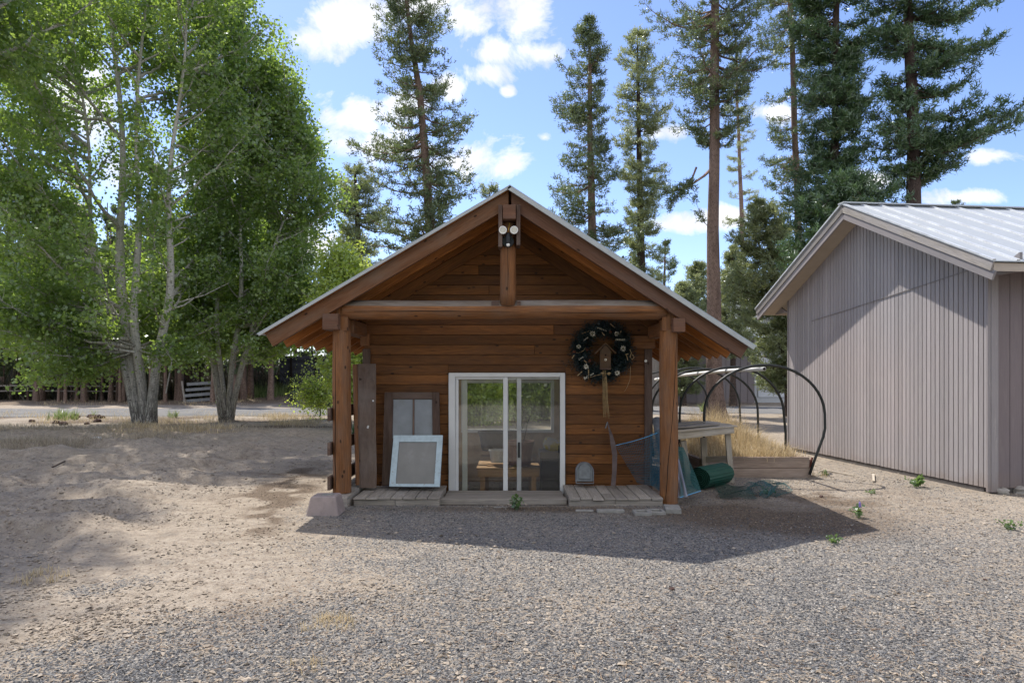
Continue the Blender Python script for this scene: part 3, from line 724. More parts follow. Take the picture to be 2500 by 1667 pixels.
# left rails
for z0, z1 in ((1.52-(1027-915)/F*8.02, 1.52-(996-915)/F*8.02), (1.52-(1111-915)/F*8.02, 1.52-(1080-915)/F*8.02), (1.52-(1196-915)/F*8.02, 1.52-(1163-915)/F*8.02)):
    m = MB(); m.b2(-2.165, -2.128, 8.0, 10.4, z0, z1); m.build('side_rail', W_DARK, cab, bevel=.004)
m = MB(); m.b2(-2.12, -2.02, 10.25, 10.35, -.05, 2.04); m.build('porch_post', W_DARK, cab)
# timbers under the left post
m = MB(); m.b2(-2.17, -1.9, 7.86, 10.2, -.06, .118); m.build('sill_timber', W_GRAY, cab, bevel=.006)

# platforms, door step
def platform(x0, x1, n, y0, y1, zt, label, splits):
    t = thing('wooden_platform', label, 'platform', ((x0+x1)/2, (y0+y1)/2, 0), 'wooden platforms on the porch')
    m = MB(); w_ = (x1-x0)/n
    for k in range(n):
        a = x0+k*w_; s = random.uniform(-.006, .006); sh = random.uniform(-.012, .012)
        if k in splits:
            c = y0+.35; m.b2(a+.004, a+w_-.004, y0+sh, c, zt-.022, zt+s); m.b2(a+.004, a+w_-.004, c+.004, y1, zt-.022, zt+s)
        else: m.b2(a+.004, a+w_-.004, y0+sh, y1, zt-.022, zt+s)
    m.build('deck_boards', W_GRAY, t, bevel=.003)
    c = x0+(x1-x0)*random.uniform(.42, .5)
    for a, b in ((x0+.005, c-.002), (c+.002, x1-.005)):
        m = MB(); m.b2(a, b, y0+.02, y0+.055, zt-.118, zt-.025); m.build('skirt_board', W_GRAY, t, bevel=.004)
    for a_ in (x0+.01, x1-.05):
        m = MB(); m.b2(a_, a_+.04, y0+.06, y1-.02, zt-.11, zt-.024); m.build('joist', W_GRAY, t)
platform(-1.86, -.845, 7, 7.98, 8.89, .085, 'gray board platform left of the sliding door, under the leaning windows', ())
platform(.66, 1.76, 8, 7.93, 8.89, .085, 'gray board platform right of the sliding door, under the wreath', (3,))
t = thing('door_step', 'long low gray plank step in front of the white sliding door', 'step', (-.1, 8.4, 0))
m = MB(); m.b2(-.90, .655, 8.13, 8.27, -.026, .042); m.build('step_plank', W_GRAY, t, bevel=.006)
m = MB(); m.b2(-.835, .64, 8.28, 8.86, -.04, .022); m.build('step_plank', W_GRAY, t, bevel=.006)
# ------------------------------------------------------------------ things on and round the porch
# half-log slab leaning left
t = thing('log_slab', 'tall rough half-log slab leaning against the left end of the porch wall', 'log slab', (-1.76, 8.5, .09))
a = P(898, 1190, 8.5); b = P(895, 888, 8.72); m = MB()
def slabsec(mb, p0, p1, w0, w1, dep, seg=8):
    V = []; k = 7
    for i in range(seg+1):
        f = i/seg; c = Vector(p0).lerp(Vector(p1), f); w = w0+(w1-w0)*f; wob = .004*math.sin(f*9)
        for q in range(k):
            ang = math.pi*q/(k-1)
            V.append(c+Vector((-math.cos(ang)*w/2+wob, -.0+math.sin(ang)*dep, .0)))
        V.append(c+Vector((w/2*.9+wob, -.01, 0))); V.append(c+Vector((-w/2*.78+wob, -.012, 0)))
    K = k+2; fs = []; uv = []
    for i in range(seg):
        for q in range(K):
            q2 = (q+1) % K; fs.append((i*K+q, i*K+q2, (i+1)*K+q2, (i+1)*K+q)); L_ = 1.8/seg
            uv.append([(i*L_+3, q*.05), (i*L_+3, q*.05+.05), ((i+1)*L_+3, q*.05+.05), ((i+1)*L_+3, q*.05)])
    fs.append(tuple(range(K))); uv.append([(0, 0)]*K); fs.append(tuple(seg*K+q for q in reversed(range(K)))); uv.append([(0, 0)]*K)
    mb.poly(V, fs, uv, .5)
slabsec(m, a, b, .215, .235, .07)
m.build('slab_face', wood('slab_wood', (.10, .065, .048), (.19, .135, .105), gray=(.20, .17, .15), gw=.5, var=.1), t)
m = MB(); m.tube([P(875, 1184, 8.53), P(867, 890, 8.74)], .035, 8); m.build('bark_edge', W_POST, t)
m = MB()
for px, py in ((912, 978), (899, 1043), (900, 1040)): m.box(P(px, py, 8.53+(1190-py)*.0006)+Vector((0, -.03, 0)), (.02, .012, .02))
m.build('paint_spot', WHITE, t)

def lean_frame(name, label, cat, quad, rails, Ymat, tilt_thick, frame_mat, pane_mat, mull=None, flake=None, group=None):
    """quad: TL TR BR BL world corners; rails: widths l,r,t,b in metres"""
    TL, TR, BR, BL = quad; c = (BL+BR)/2
    o = thing(name, label, cat, tuple(c), group)
    nrm = (TR-TL).cross(BL-TL).normalized()
    if nrm.y > 0: nrm = -nrm
    def pt(u, v): return TL.lerp(TR, u).lerp(BL.lerp(BR, u), v)
    w = ((TR-TL).length+(BR-BL).length)/2; h = (BL-TL).length
    l, r, tp, bt = rails[0]/w, rails[1]/w, rails[2]/h, rails[3]/h
    def panel(mb, u0, v0, u1, v1, th, back=0.0):
        q = [pt(u0, v0), pt(u1, v0), pt(u1, v1), pt(u0, v1)]
        V = [v-nrm*back for v in q]+[v-nrm*(back+th) for v in q]
        lu = ((u1-u0)*w, (v1-v0)*h); r1, r2 = random.random()*30, random.random()*30
        if lu[0] > lu[1]: U = [(r1, r2), (r1+lu[0], r2), (r1+lu[0], r2+lu[1]), (r1, r2+lu[1])]
        else: U = [(r1, r2), (r1, r2+lu[0]), (r1+lu[1], r2+lu[0]), (r1+lu[1], r2)]
        mb.poly(V, [(3, 2, 1, 0), (4, 5, 6, 7), (0, 1, 5, 4), (1, 2, 6, 5), (2, 3, 7, 6), (3, 0, 4, 7)], [list(reversed(U)), U]+[[(r1, r2), (r1+.5, r2), (r1+.5, r2+.03), (r1, r2+.03)]]*4)
    m = MB(); th = tilt_thick
    panel(m, 0, 0, l, 1, th); panel(m, 1-r, 0, 1, 1, th); panel(m, l, 0, 1-r, tp, th, .002); panel(m, l, 1-bt, 1-r, 1, th, .002)
    if mull: panel(m, mull[0], tp, mull[1], mull[2], th*.7, .006)
    if mull and mull[2] < .9: panel(m, l, mull[2], 1-r, mull[2]+.03, th*.8, .004)
    fo = m.build('frame', frame_mat, o, bevel=.002)
    if mull:
        for u0, u1 in ((l, mull[0]), (mull[1], 1-r)):
            m = MB(); panel(m, u0, tp, u1, mull[2], .003, th*.5); m.build('pane', pane_mat, o)
        m = MB(); panel(m, l, mull[2]+.03, 1-r, 1-bt, .02, th*.4); m.build('lower_panel', frame_mat, o)
    else:
        m = MB(); panel(m, l, tp, 1-r, 1-bt, .003, th*.5); m.build('pane', pane_mat, o)
    return o, panel, pt
OLDPANE = plain('dusty_pane', (.20, .215, .23), .28, nsc=2.5, nv=.3, spec=.5, col2=(.12, .12, .11), c2sc=2)
OLDPANE2 = plain('dusty_gray_pane', (.17, .165, .155), .28, nsc=2.5, nv=.25, spec=.5, col2=(.24, .24, .24), c2sc=1.5)
o, pn, pt_ = lean_frame('old_window', 'tall dark brown wooden window with two dusty upper panes, leaning on the cabin wall', 'window',
    [P(939, 957, 8.86), P(1072, 957, 8.86), P(1076, 1184, 8.62), P(932, 1184, 8.62)], (.115, .095, .09, .06), 0, .045, W_DARK, OLDPANE, mull=(.515, .545, .50))
m = MB()
def edge(mb, q0, q1, w, col=None): mb.bar(q0, q1, w, .012)
pale = plain('flaked_blue_paint', (.40, .49, .53), .7, nsc=18, nv=.14, col2=(.25, .22, .19), c2lo=.60, c2hi=.68, c2sc=14)
o2, pn2, pt2 = lean_frame('old_window_sash', 'square window sash with flaking pale blue paint leaning in front of the brown window', 'window sash',
    [P(961, 1062, 8.60), P(1081, 1062, 8.60), P(1073.5, 1188, 8.42), P(950, 1187, 8.42)], (.075, .07, .085, .035), 0, .035, pale, OLDPANE2)
t3 = MB(); t3.tube([P(876, 1183, 8.62)+Vector((.28, 0, 0)), P(893, 1020, 8.84)+Vector((.2, 0, 0))], .012, 8)
# galvanized round-topped box
t = thing('zinc_tub', 'round-topped dull galvanized tub standing on end against the wall beside the door', 'tub', (.93, 8.8, .1))
c0 = P(1427.5, 1180, 8.68); w2, hh = .108, .255
def arch(w, h, n=12): return [(-w, 0), (w, 0)]+[(w*math.cos(a), h-w+w*math.sin(a)) for a in np.linspace(0, math.pi, n)]
m = MB(); m.prism(arch(w2, hh), c0+Vector((0, .14, .003)), (1, 0, 0), (0, .12, .99), (0, -.16, .02)); m.build('tub_wall', GALVD, t, bevel=.012)
m = MB(); m.prism([(x*.72, z*.78+.03) for x, z in arch(w2, hh)], c0+Vector((.0, -.022, .028)), (1, 0, 0), (0, .12, .99), (0, -.012, .002)); m.build('tub_bottom', GALVD, t, bevel=.006)
m = MB(); pts = [c0+Vector((0, -.028, .006))+Vector((x, z*.12, z*.99)) for x, z in arch(w2+.002, hh+.003)]; m.tube(pts+[pts[0]], .006, 6, cap=False); m.build('rolled_rim', GALVD, t)
# old saw
t = thing('rusty_blade', 'long curved rusty saw blade leaning on the wall right of the wreath ribbon', 'saw blade', (1.22, 8.7, .09))
pl_ = [(1497, 1186, 11, 8.6), (1500, 1150, 11, 8.66), (1501, 1110, 12, 8.72), (1497, 1085, 12.5, 8.78), (1492, 1062, 8, 8.82), (1487, 1045, 4, 8.86), (1483, 1030, 3, 8.9)]
V = []; fs = []
for i, (px, py, w, Yd) in enumerate(pl_):
    for s_, dy in ((-.5, 0), (.5, 0), (.5, .003), (-.5, .003)): V.append(P(px+s_*w, py, Yd)+Vector((0, dy, 0)))
for i in range(len(pl_)-1):
    for q in range(4): fs.append((i*4+q, i*4+(q+1) % 4, (i+1)*4+(q+1) % 4, (i+1)*4+q))
fs += [(3, 2, 1, 0), tuple(24+q for q in range(4))]
m = MB(); m.poly(V, fs, [[(0, 0)]*4]*len(fs)); m.build('blade', plain('rusted_steel', (.10, .075, .07), .6, .4, nsc=9, nv=.4), t)
m = MB(); m.tube([P(1483, 1030, 8.895), P(1478, 1045, 8.86)], .008, 6); m.build('hook_end', GALVD, t)

# mesh netting: list of 3D strands
def netting(name, label, cat, fn, nu, nv, r, mat, loc, rim=None, rim_mat=None, diag=False):
    t = thing(name, label, cat, loc); P0 = []; P1 = []
    G = [[fn(i/nu, j/nv) for i in range(nu+1)] for j in range(nv+1)]
    for j in range(nv+1):
        for i in range(nu+1):
            if diag:
                if i < nu and j < nv: P0.append(G[j][i]); P1.append(G[j+1][i+1])
                if i > 0 and j < nv: P0.append(G[j][i]); P1.append(G[j+1][i-1])
            else:
                if i < nu: P0.append(G[j][i]); P1.append(G[j][i+1])
                if j < nv: P0.append(G[j][i]); P1.append(G[j+1][i])
    V, F_ = sticks(P0, P1, r, r, 3)
    raw_mesh('mesh_netting', V, F_, mat, t)
    if rim:
        m = MB()
        for q in rim: m.tube(q, r*1.9, 6)
        m.build('rim_cord', rim_mat or mat, t)
    return t
BLUE = plain('blue_green_netting', (.03, .11, .16), .5, nv=.15); BLUER = plain('blue_cord', (.10, .36, .62), .5, nv=.1)
GREEN = plain('green_netting', (.011, .065, .045), .5, nv=.2); TEAL = plain('teal_netting', (.04, .13, .13), .5, nv=.2)
def blue_fn(u, v):
    a = P(1503, 1087, 8.78).lerp(P(1606, 1056, 8.62), u); b = P(1556, 1178, 8.62).lerp(P(1610, 1186, 8.45), u)
    p = a.lerp(b, v); return p+Vector((0, -.09*math.sin(u*math.pi)*(1-v*.5), 0))
netting('blue_netting', 'fan of fine blue plastic netting propped against the wall behind the right post', 'netting', blue_fn, 24, 18, .0024, BLUE, (1.7, 8.6, .1),
    [[blue_fn(u, 0) for u in np.linspace(0, 1, 12)]], BLUER)
def blue_fn2(u, v):
    a = P(1588, 1058, 8.74).lerp(P(1618, 1040, 8.6), u); b = P(1588, 1182, 8.68).lerp(P(1614, 1200, 8.36), u)
    return a.lerp(b, v)+Vector((0, -.05*math.sin(u*math.pi), 0))
netting('blue_netting', 'dense dark blue netting bunched right behind the base of the right porch post', 'netting', blue_fn2, 16, 32, .0024, BLUE, (1.78, 8.5, .1))
# leaning grey roll / metal sheet
t = thing('roll_of_felt', 'dark gray roll of roofing felt leaning upright behind the right porch post', 'roll', (2.0, 8.6, 0))
m = MB(); m.tube([P(1636, 1202, 8.42), P(1602, 1022, 8.95)], .055, 14); m.build('rolled_sheet', plain('gray_felt', (.17, .18, .195), .6, nsc=20, nv=.2), t, smooth=True)
m = MB(); m.tube([P(1602, 1021.5, 8.953), P(1601.6, 1019.5, 8.957)], [.03, .03], 12); m.build('roll_core', CRACK, t)
t = thing('metal_strip', 'narrow bent sheet of bare metal flashing at the foot of the right porch post', 'flashing', (2.05, 8.2, 0))
m = MB(); a0, a1, b0, b1 = P(1630, 1120, 8.62), P(1658, 1120, 8.55), P(1650, 1214, 8.1), P(1679, 1212, 8.02)
V = []; fs = []
for i in range(7):
    f = i/6; dz = .018 if i % 2 else 0
    V += [a0.lerp(a1, f)+Vector((0, -dz, 0)), b0.lerp(b1, f)+Vector((0, -dz, 0))]
for i in range(6): fs.append((2*i, 2*i+1, 2*i+3, 2*i+2))
m.poly(V, fs, [[(0, 0)]*4]*6); o = m.build('flashing', plain('bare_metal', (.42, .44, .50), .35, .7, nv=.1), t); sm = o.modifiers.new('solid', 'SOLIDIFY'); sm.thickness = .002
def teal_fn(u, v):
    a = P(1652, 1090, 8.9).lerp(P(1668, 1092, 9.0), u); b = P(1660, 1214, 8.0).lerp(P(1711, 1198, 8.35), u)
    return a.lerp(b, v)+Vector((0, -.12*math.sin(v*math.pi), -.04*math.sin(v*math.pi)))
netting('teal_netting', 'teal plastic netting draped from the bench edge down to the dirt', 'netting', teal_fn, 15, 30, .0026, TEAL, (2.3, 8.3, 0), [[teal_fn(u, 1) for u in np.linspace(0, 1, 6)]], BLUER)
# bench
t = thing('work_bench', 'weathered gray outdoor work bench with an A-frame leg beside the green roll', 'bench', (2.75, 10, 0))
def bleg(p, q, w=.09, d=.04): m = MB(); m.bar(p, q, d, w, up=(1, 0, 0)); return m.build('leg', W_BENCH, t, bevel=.003)
def gp(px, py, Y): return P(px, py, Y)
bleg(P(1668, 1076, 9.35), Vector((GX(1683, 9.45), 9.45, 0)), .075); bleg(P(1776, 1058, 9.62), Vector((GX(1786, 9.62), 9.62, 0)), .075)
bleg(P(1717, 1068, 9.98), Vector((GX(1723, 9.98), 9.98, 0)), .085); bleg(P(1640, 1074, 10.2), Vector((GX(1642, 10.2), 10.2, 0)), .08)
m = MB(); m.bar(P(1724, 1121, 9.98), P(1778, 1120, 9.68), .04, .085); m.build('cross_rail', W_BENCH, t, bevel=.003)
m = MB(); m.bar(P(1640, 1064, 9.24), P(1791, 1048, 9.56), .035, .105); m.build('apron', W_BENCH, t, bevel=.003)
m = MB()
for k in range(5):
    f = k/5; y0 = k*.2
    m.bar(P(1628, 1053, 9.26)+Vector((.03*k, y0, .012*(k % 2))), P(1790, 1039, 9.62)+Vector((-.02*k, y0, .006*(k % 2))), .19, .022)
m.build('bench_top', W_BENCH, t, bevel=.003)
m = MB(); m.bar(P(1628, 1047, 9.4)+Vector((0, 0, .02)), P(1745, 1037, 9.7)+Vector((0, 0, .015)), .25, .016); m.bar(P(1628, 1040, 9.9)+Vector((0, 0, .02)), P(1714, 1034, 10.1)+Vector((0, 0, .03)), .2, .016)
tag(m.build('loose_plank', W_GRAY, None, (2.3, 9.5, .8), bevel=.003), 'split gray planks lying loose on the bench top', 'planks')
# green roll
t = thing('netting_roll', 'fat roll of dark green plastic garden netting lying under the bench', 'netting roll', (2.7, 9.3, 0))
a = P(1708, 1173, 9.05); b = P(1768, 1168, 9.5)
a.z = .15; b.z = .155
dirv = (b-a).normalized(); sv = dirv.cross(Vector((0, 0, 1))).normalized(); P0 = []; P1 = []
Rr = .148
def rollp(ax, ang): return a.lerp(b, ax)+(sv*math.cos(ang)+Vector((0, 0, 1))*math.sin(ang))*(Rr*(1+.05*math.sin(ang*3+1)))
m = MB(); V = []; 
na, nl = 44, 20
V = [rollp(j/nl, 2*math.pi*i/na)*1.0+ (a.lerp(b, j/nl)-rollp(j/nl, 2*math.pi*i/na))*(.04 if i % 2 else 0.0) for j in range(nl+1) for i in range(na)]
fs = [(j*na+i, j*na+(i+1) % na, (j+1)*na+(i+1) % na, (j+1)*na+i) for j in range(nl) for i in range(na)]
m.poly(V, fs, [[(0, 0)]*4]*len(fs)); m.build('netting_wrap', GREEN, t)
for rr in (.125, .1, .075, .05):
    m = MB(); m.tube([a-dirv*.002+(sv*math.cos(q)+Vector((0, 0, 1))*math.sin(q))*(rr+.006*q/6) for q in np.linspace(0, 6.28, 26)], .004, 5, cap=False); m.build('spiral_layer', GREEN, t)
m = MB(); m.tube([a+dirv*.04, a+dirv*.05], [Rr*.93]*2, 24); m.build('roll_inside', plain('dark_green', (.006, .035, .022), .8), t)
# heap of netting on the ground
def heap_fn(u, v):
    p = GP(1815, 1188).lerp(GP(1925, 1182), u).lerp(GP(1850, 1218).lerp(GP(1915, 1214), u), v)
    p = p+Vector((.06*math.sin(v*9+u*3), .05*math.sin(u*11), .03+.09*math.sin(u*math.pi)*math.sin(v*math.pi)+.03*math.sin(u*13+v*7))); p.z = max(p.z, .012); return p
netting('netting_heap', 'low crumpled heap of teal plastic netting on the sunlit sand', 'netting', heap_fn, 22, 14, .0022, TEAL, (3.1, 8.8, 0), diag=True)
def heap_fn2(u, v):
    p = GP(1740, 1186).lerp(GP(1820, 1188), u).lerp(GP(1760, 1218).lerp(GP(1850, 1220), u), v)
    p = p+Vector((0, 0, .02+.03*math.sin(u*6+v*5)+.02*math.sin(v*11))); p.z = max(p.z, .01); return p
netting('netting_scrap', 'flat scrap of dull green netting in the cabin shadow beside the netting roll', 'netting', heap_fn2, 24, 12, .002, GREEN, (2.8, 8.7, 0), diag=True)

# concrete pieces
CONC = plain('concrete', (.25, .24, .22), .9, nsc=25, nv=.25, bump=.4); CONCP = plain('pink_concrete', (.30, .245, .23), .9, nsc=12, nv=.25, bump=.5, col2=(.22, .18, .17), c2sc=6)
t = thing('pier_block', 'tapered pinkish concrete pier block on the dirt by the left porch post', 'concrete block', (-2.0, 7.5, 0))
m = MB(); m.box((GX(795, 7.5), 7.52, .085), (.365, .34, .235), None, taper=.74); m.build('pier', CONCP, t, bevel=.012)
m = MB(); m.box((GX(800, 7.52), 7.52, .204), (.12, .11, .006)); m.build('post_socket', CONC, t)
def cinder(px, py, w, label):
    p = GP(px, py); t = thing('cinder_block', label, 'cinder block', (p.x, p.y+.1, 0), 'cinder blocks under the right platform')
    m = MB(); x0, x1, y0, y1 = p.x-w/2, p.x+w/2, p.y, p.y+.19; h = .035; tt = .032
    m.b2(x0, x1, y0, y0+tt, -.05, h); m.b2(x0, x1, y1-tt, y1, -.05, h); m.b2(x0, x0+tt, y0+tt, y1-tt, -.05, h); m.b2(x1-tt, x1, y0+tt, y1-tt, -.05, h)
    m.build('block_wall', CONC, t, bevel=.004)
cinder(1571, 1259, .18, 'hollow cinder block half sunk in dirt, left one of the two below the right platform')
cinder(1607, 1257, .17, 'hollow cinder block half sunk in dirt, next to the flat slab at the right post')
def paver(px, py, w, d, rz, label, h=.05):
    p = GP(px, py); m = MB(); m.box((p.x, p.y+d/2, h/2-.004), (w, d, h), Matrix.Rotation(rz, 3, 'Z'))
    tag(m.build('stone_slab', CONC, None, (p.x, p.y, 0), bevel=.006), label, 'slab')
paver(1648, 1254, .17, .26, -.12, 'flat pale slab at the foot of the right porch post', .06)
paver(1492, 1252, .30, .1, .03, 'long thin concrete slab on the dirt in front of the right platform', .035)
paver(1428, 1249, .2, .07, -.05, 'short broken slab piece near the right end of the door step', .02)
paver(1228, 1240, .22, .05, .02, 'thin splintered board scrap on the dirt below the door step', .012)
# ------------------------------------------------------------------ wreath
YW = 8.9
WC = P(1469, 857, YW); k1 = YW/F
t = thing('wreath', 'large dark evergreen wreath with white flowers and a little birdhouse hanging on the cabin wall', 'wreath', tuple(WC))
r_ = np.random.default_rng(5); n_ = 760; ang = r_.uniform(0, 2*np.pi, n_); rad = (56+r_.normal(0, 9.5, n_))*k1
C = np.stack([WC.x+np.cos(ang)*rad, WC.y-.03+r_.uniform(-.035, .03, n_), WC.z+np.sin(ang)*rad], -1)
D = unit(np.stack([-np.sin(ang), r_.uniform(-.6, .1, n_), np.cos(ang)], -1)+r_.normal(0, .5, (n_, 3)))
V, F_, T_ = needles(C, D, 16, .055, .008, .8, np.full(n_, .06), 6, 0)
WR = leafmat('wreath_green', [(0, (.009, .015, .015)), (.6, (.016, .03, .031)), (1, (.035, .055, .055))], (.03, .06, .05), .1, .03)
raw_mesh('greenery', V, F_, WR, t, tint=T_)
m = MB(); m.tube([WC+Vector((math.cos(a)*56*k1, .0, math.sin(a)*56*k1)) for a in np.linspace(0, 6.2832, 40)], .035, 8, cap=False); m.build('wreath_ring', plain('wreath_core', (.015, .025, .022), .9), t)
CREAM = plain('cream_petal', (.62, .58, .47), .8, nsc=40, nv=.2)
def wp(zx, zy, y=-.085):    # from the close view of the wreath
    return P(1385+zx*170/1568, 775+zy*170/1568, YW)+Vector((0, y, 0))
for zx, zy, s in ((545, 375, 78), (1090, 375, 62), (245, 655, 62), (410, 1105, 68), (1235, 705, 75), (1100, 1250, 66)):
    m = MB(); c = wp(zx, zy); R0 = s*170/1568*k1; a0 = random.random()
    for q in range(9):
        a = a0+q*2*math.pi/9; d_ = Vector((math.cos(a), 0, math.sin(a))); n2 = Vector((-math.sin(a), 0, math.cos(a))); rr = R0*random.uniform(.8, 1.1)
        V = [c+d_*rr*.15, c+d_*rr*.6+n2*rr*.2+Vector((0, -.012, 0)), c+d_*rr+Vector((0, -.004, 0))+n2*rr*.06, c+d_*rr*.6-n2*rr*.2+Vector((0, -.012, 0))]
        m.poly(V, [(3, 2, 1, 0)], [[(0, 0)]*4])
    fo = m.build('flower', CREAM, t)
    m = MB(); m.lathe(c+Vector((0, -.012, 0)), [(0, -.006), (R0*.2, 0), (0, .006)], 8, R=Matrix.Rotation(math.radians(90), 3, 'X')); m.build('flower_centre', plain('flower_eye', (.22, .2, .06), .9) if 'flower_eye' not in bpy.data.materials else bpy.data.materials['flower_eye'], fo)
TWIG = plain('pale_twig', (.38, .27, .15), .8, nsc=30, nv=.2); PUFF = plain('rust_cone', (.13, .045, .025), .9, nsc=60, nv=.5)
for pts in ([(195, 800), (290, 785), (360, 740), (395, 675)], [(465, 1160), (462, 1380)], [(500, 1340), (740, 1280)], [(360, 960), (430, 1030)], [(945, 150), (1045, 235)],
            [(1385, 720), (1420, 800), (1390, 900), (1440, 945), (1480, 900), (1440, 830)], [(1280, 840), (1350, 820)], [(1310, 850), (1340, 970)], [(1190, 310), (1160, 390)],
            [(310, 370), (470, 320)], [(215, 1310), (320, 1215)], [(95, 925), (145, 845)], [(760, 340), (820, 415)]):
    m = MB(); m.tube([wp(x, y, -.08) for x, y in pts], .0062, 6); m.build('twig', TWIG, t)
m = MB(); m.tube([wp(1405, 1100, -.06), wp(1400, 1400, -.04), wp(1340, 1568, -.02), P(1525, 955, 8.93)], .003, 5); m.build('hanging_string', TWIG, t)
for zx, zy in ((145, 775), (425, 725), (490, 980), (950, 340)):
    bm = MB(); bm.lathe(wp(zx, zy, -.07), [(0, -.024), (.018, -.014), (.024, 0), (.018, .014), (0, .024)], 9); bm.build('seed_pod', PUFF, t)
# lettering
def words(txt, zx, zy, h, rot, shear=0.0):
    cu = bpy.data.curves.new('lettering', 'FONT'); cu.body = txt; cu.size = h; cu.align_x = 'CENTER'; cu.align_y = 'CENTER'; cu.extrude = .0015; cu.shear = shear
    o = bpy.data.objects.new('tmp_text', cu); COL.objects.link(o); bpy.context.view_layer.update()
    me = bpy.data.meshes.new_from_object(o.evaluated_get(bpy.context.evaluated_depsgraph_get()))
    bpy.data.objects.remove(o); me.materials.clear(); me.materials.append(CREAM)
    q = bpy.data.objects.new('lettering', me); COL.objects.link(q); q.parent = t; q.location = wp(zx, zy, -.1)-ORG[t.name]
    q.rotation_euler = (math.radians(90), math.radians(-rot), 0)
words('Welcome', 755, 275, .032, -18, .2); words('Home', 390, 495, .032, 38, .2); words('FRIENDS', 1170, 510, .032, 0)
words('Love', 285, 920, .036, 32, .3); words('Bel', 395, 1355, .046, 35, .2); words('ieve', 530, 1278, .034, 35, .2)
# birdhouse
bh = MB(); c = wp(830, 900, -.09); kk = 170/1568*k1
bh.prism([(-118*kk, -240*kk), (118*kk, -240*kk), (118*kk, 150*kk), (0, 285*kk), (-118*kk, 150*kk)], c+Vector((0, .04, 0)), (1, 0, 0), (0, 0, 1), (0, -.085, 0))
BW = wood('birdhouse_wood', (.10, .055, .028), (.20, .115, .055), gw=.3, knots=False, gsc=2)
bo = bh.build('birdhouse', BW, t, bevel=.002, label='small brown birdhouse with gabled roof in the middle of the wreath')
for s_ in (-1, 1):
    m = MB(); m.prism([(0, 0), (0, -22*kk), (228*kk, -235*kk), (228*kk, -212*kk)] if s_ > 0 else [(0, 0), (0, -22*kk), (-228*kk, -240*kk), (-228*kk, -217*kk)], c+Vector((0, .05, 315*kk)), (1, 0, 0), (0, 0, 1), (0, -.115, 0)); m.build('roof_board', BW, bo)
m = MB(); m.lathe(c+Vector((0, -.046, 48*kk)), [(0, 0), (20*kk, 0), (20*kk, .001)], 16, R=Matrix.Rotation(math.radians(90), 3, 'X')); m.build('entrance_hole', CRACK, bo)
m = MB(); m.lathe(c+Vector((0, -.048, -55*kk)), [(10*kk, 0), (27*kk, 0), (27*kk, .003), (10*kk, .003)], 16, R=Matrix.Rotation(math.radians(90), 3, 'X')); m.build('perch_button', CREAM, bo)
m = MB(); m.b2(c.x-118*kk, c.x+118*kk, c.y-.05, c.y+.04, c.z-275*kk, c.z-241*kk); m.build('birdhouse_base', W_DARK, bo)
# raffia
m = MB()
for q in range(15):
    x0 = 805+random.uniform(-25, 45); x1 = x0+random.uniform(-25, 25); L_ = random.choice([.55, .6, .62, .66, .72])*random.uniform(.8, 1)
    p0 = wp(x0, 1190, -.08-random.uniform(0, .02)); m.tube([p0, p0+Vector(((x1-x0)*kk+.01, .015, -L_*.3)), p0+Vector(((x1-x0)*kk*1.5+.02, .03, -L_*.7)), p0+Vector(((x1-x0)*kk*2+.035, .035, -L_))], [.0035, .004, .003, .0015], 4)
m.build('raffia_tail', plain('raffia', (.32, .225, .11), .8, nsc=20, nv=.3, tv=.3), t)
m = MB(); m.lathe(wp(915, 1255, -.1), [(0, -.03), (.026, -.012), (.03, .005), (0, .02)], 8); m.lathe(wp(770, 1250, -.1), [(0, -.03), (.022, -.012), (.03, .005), (0, .02)], 7)
m.build('raffia_bow', bpy.data.materials['raffia'], t)
for px, py in ((1576.5, 881),):
    m = MB(); m.lathe(P(px, py, 8.92), [(0, 0), (.018, 0), (.018, .006), (.006, .007), (0, .004)], 12, R=Matrix.Rotation(math.radians(90), 3, 'X')); m.build('wall_button', OFFW, cab)
# ------------------------------------------------------------------ inside the cabin (seen through the glass)
t = thing('potting_table', 'low slatted wooden potting table standing inside behind the glass', 'table', (-.05, 10.5, -.6))
m = MB(); Yf, Yb = 9.7, 11.4
for k in range(9): m.b2(-.506, .40, Yf+k*.19, Yf+k*.19+.175, .175, .2)
m.build('table_top', W_TABLE, t, bevel=.003)
m = MB(); m.b2(-.49, .385, Yf+.02, Yf+.05, .07, .174); m.b2(-.49, -.46, Yf+.06, Yb-.04, .07, .174); m.b2(.355, .385, Yf+.06, Yb-.04, .07, .174); m.build('apron', W_TABLE, t)
for x, y in ((-.42, Yf+.09), (.31, Yf+.09), (-.42, Yb-.08), (.31, Yb-.08)):
    m = MB(); m.b2(x-.035, x+.035, y-.035, y+.035, -.6, .173); m.build('leg', W_TABLE, t, bevel=.003)
def pot(px, pyt, pyb, w, Y, mat, label, name='plant_pot', taper=.78, n=24, soil=True):
    zt = P(px, pyt, Y).z; zb = P(px, pyb, Y).z; x = GX(px, Y); R0 = w/2/F*Y; h = zt-zb
    t = thing(name, label, 'pot', (x, Y, zb)); m = MB()
    m.lathe((x, Y, zb), [(0, .002), (R0*taper, 0), (R0*.97, h*.86), (R0*1.06, h*.87), (R0*1.06, h), (R0*.97, h), (R0*.93, h*.9), (R0*.9, h*.8), (0, h*.79)], n)
    m.build('pot_wall', mat, t); return t, (x, Y, zt), R0
pot(1216, 1097, 1128, 44, 9.98, plain('zinc_pot', (.50, .49, .47), .5, .2, nsc=20, nv=.2), 'small pale metal pot on a tray on the potting table')
m = MB(); m.b2(-.36, -.02, 9.86, 10.12, .201, .213); tag(m.build('serving_tray', W_TABLE, None, (-.19, 10, .2)), 'thin wooden tray under the pale metal pot', 'tray')
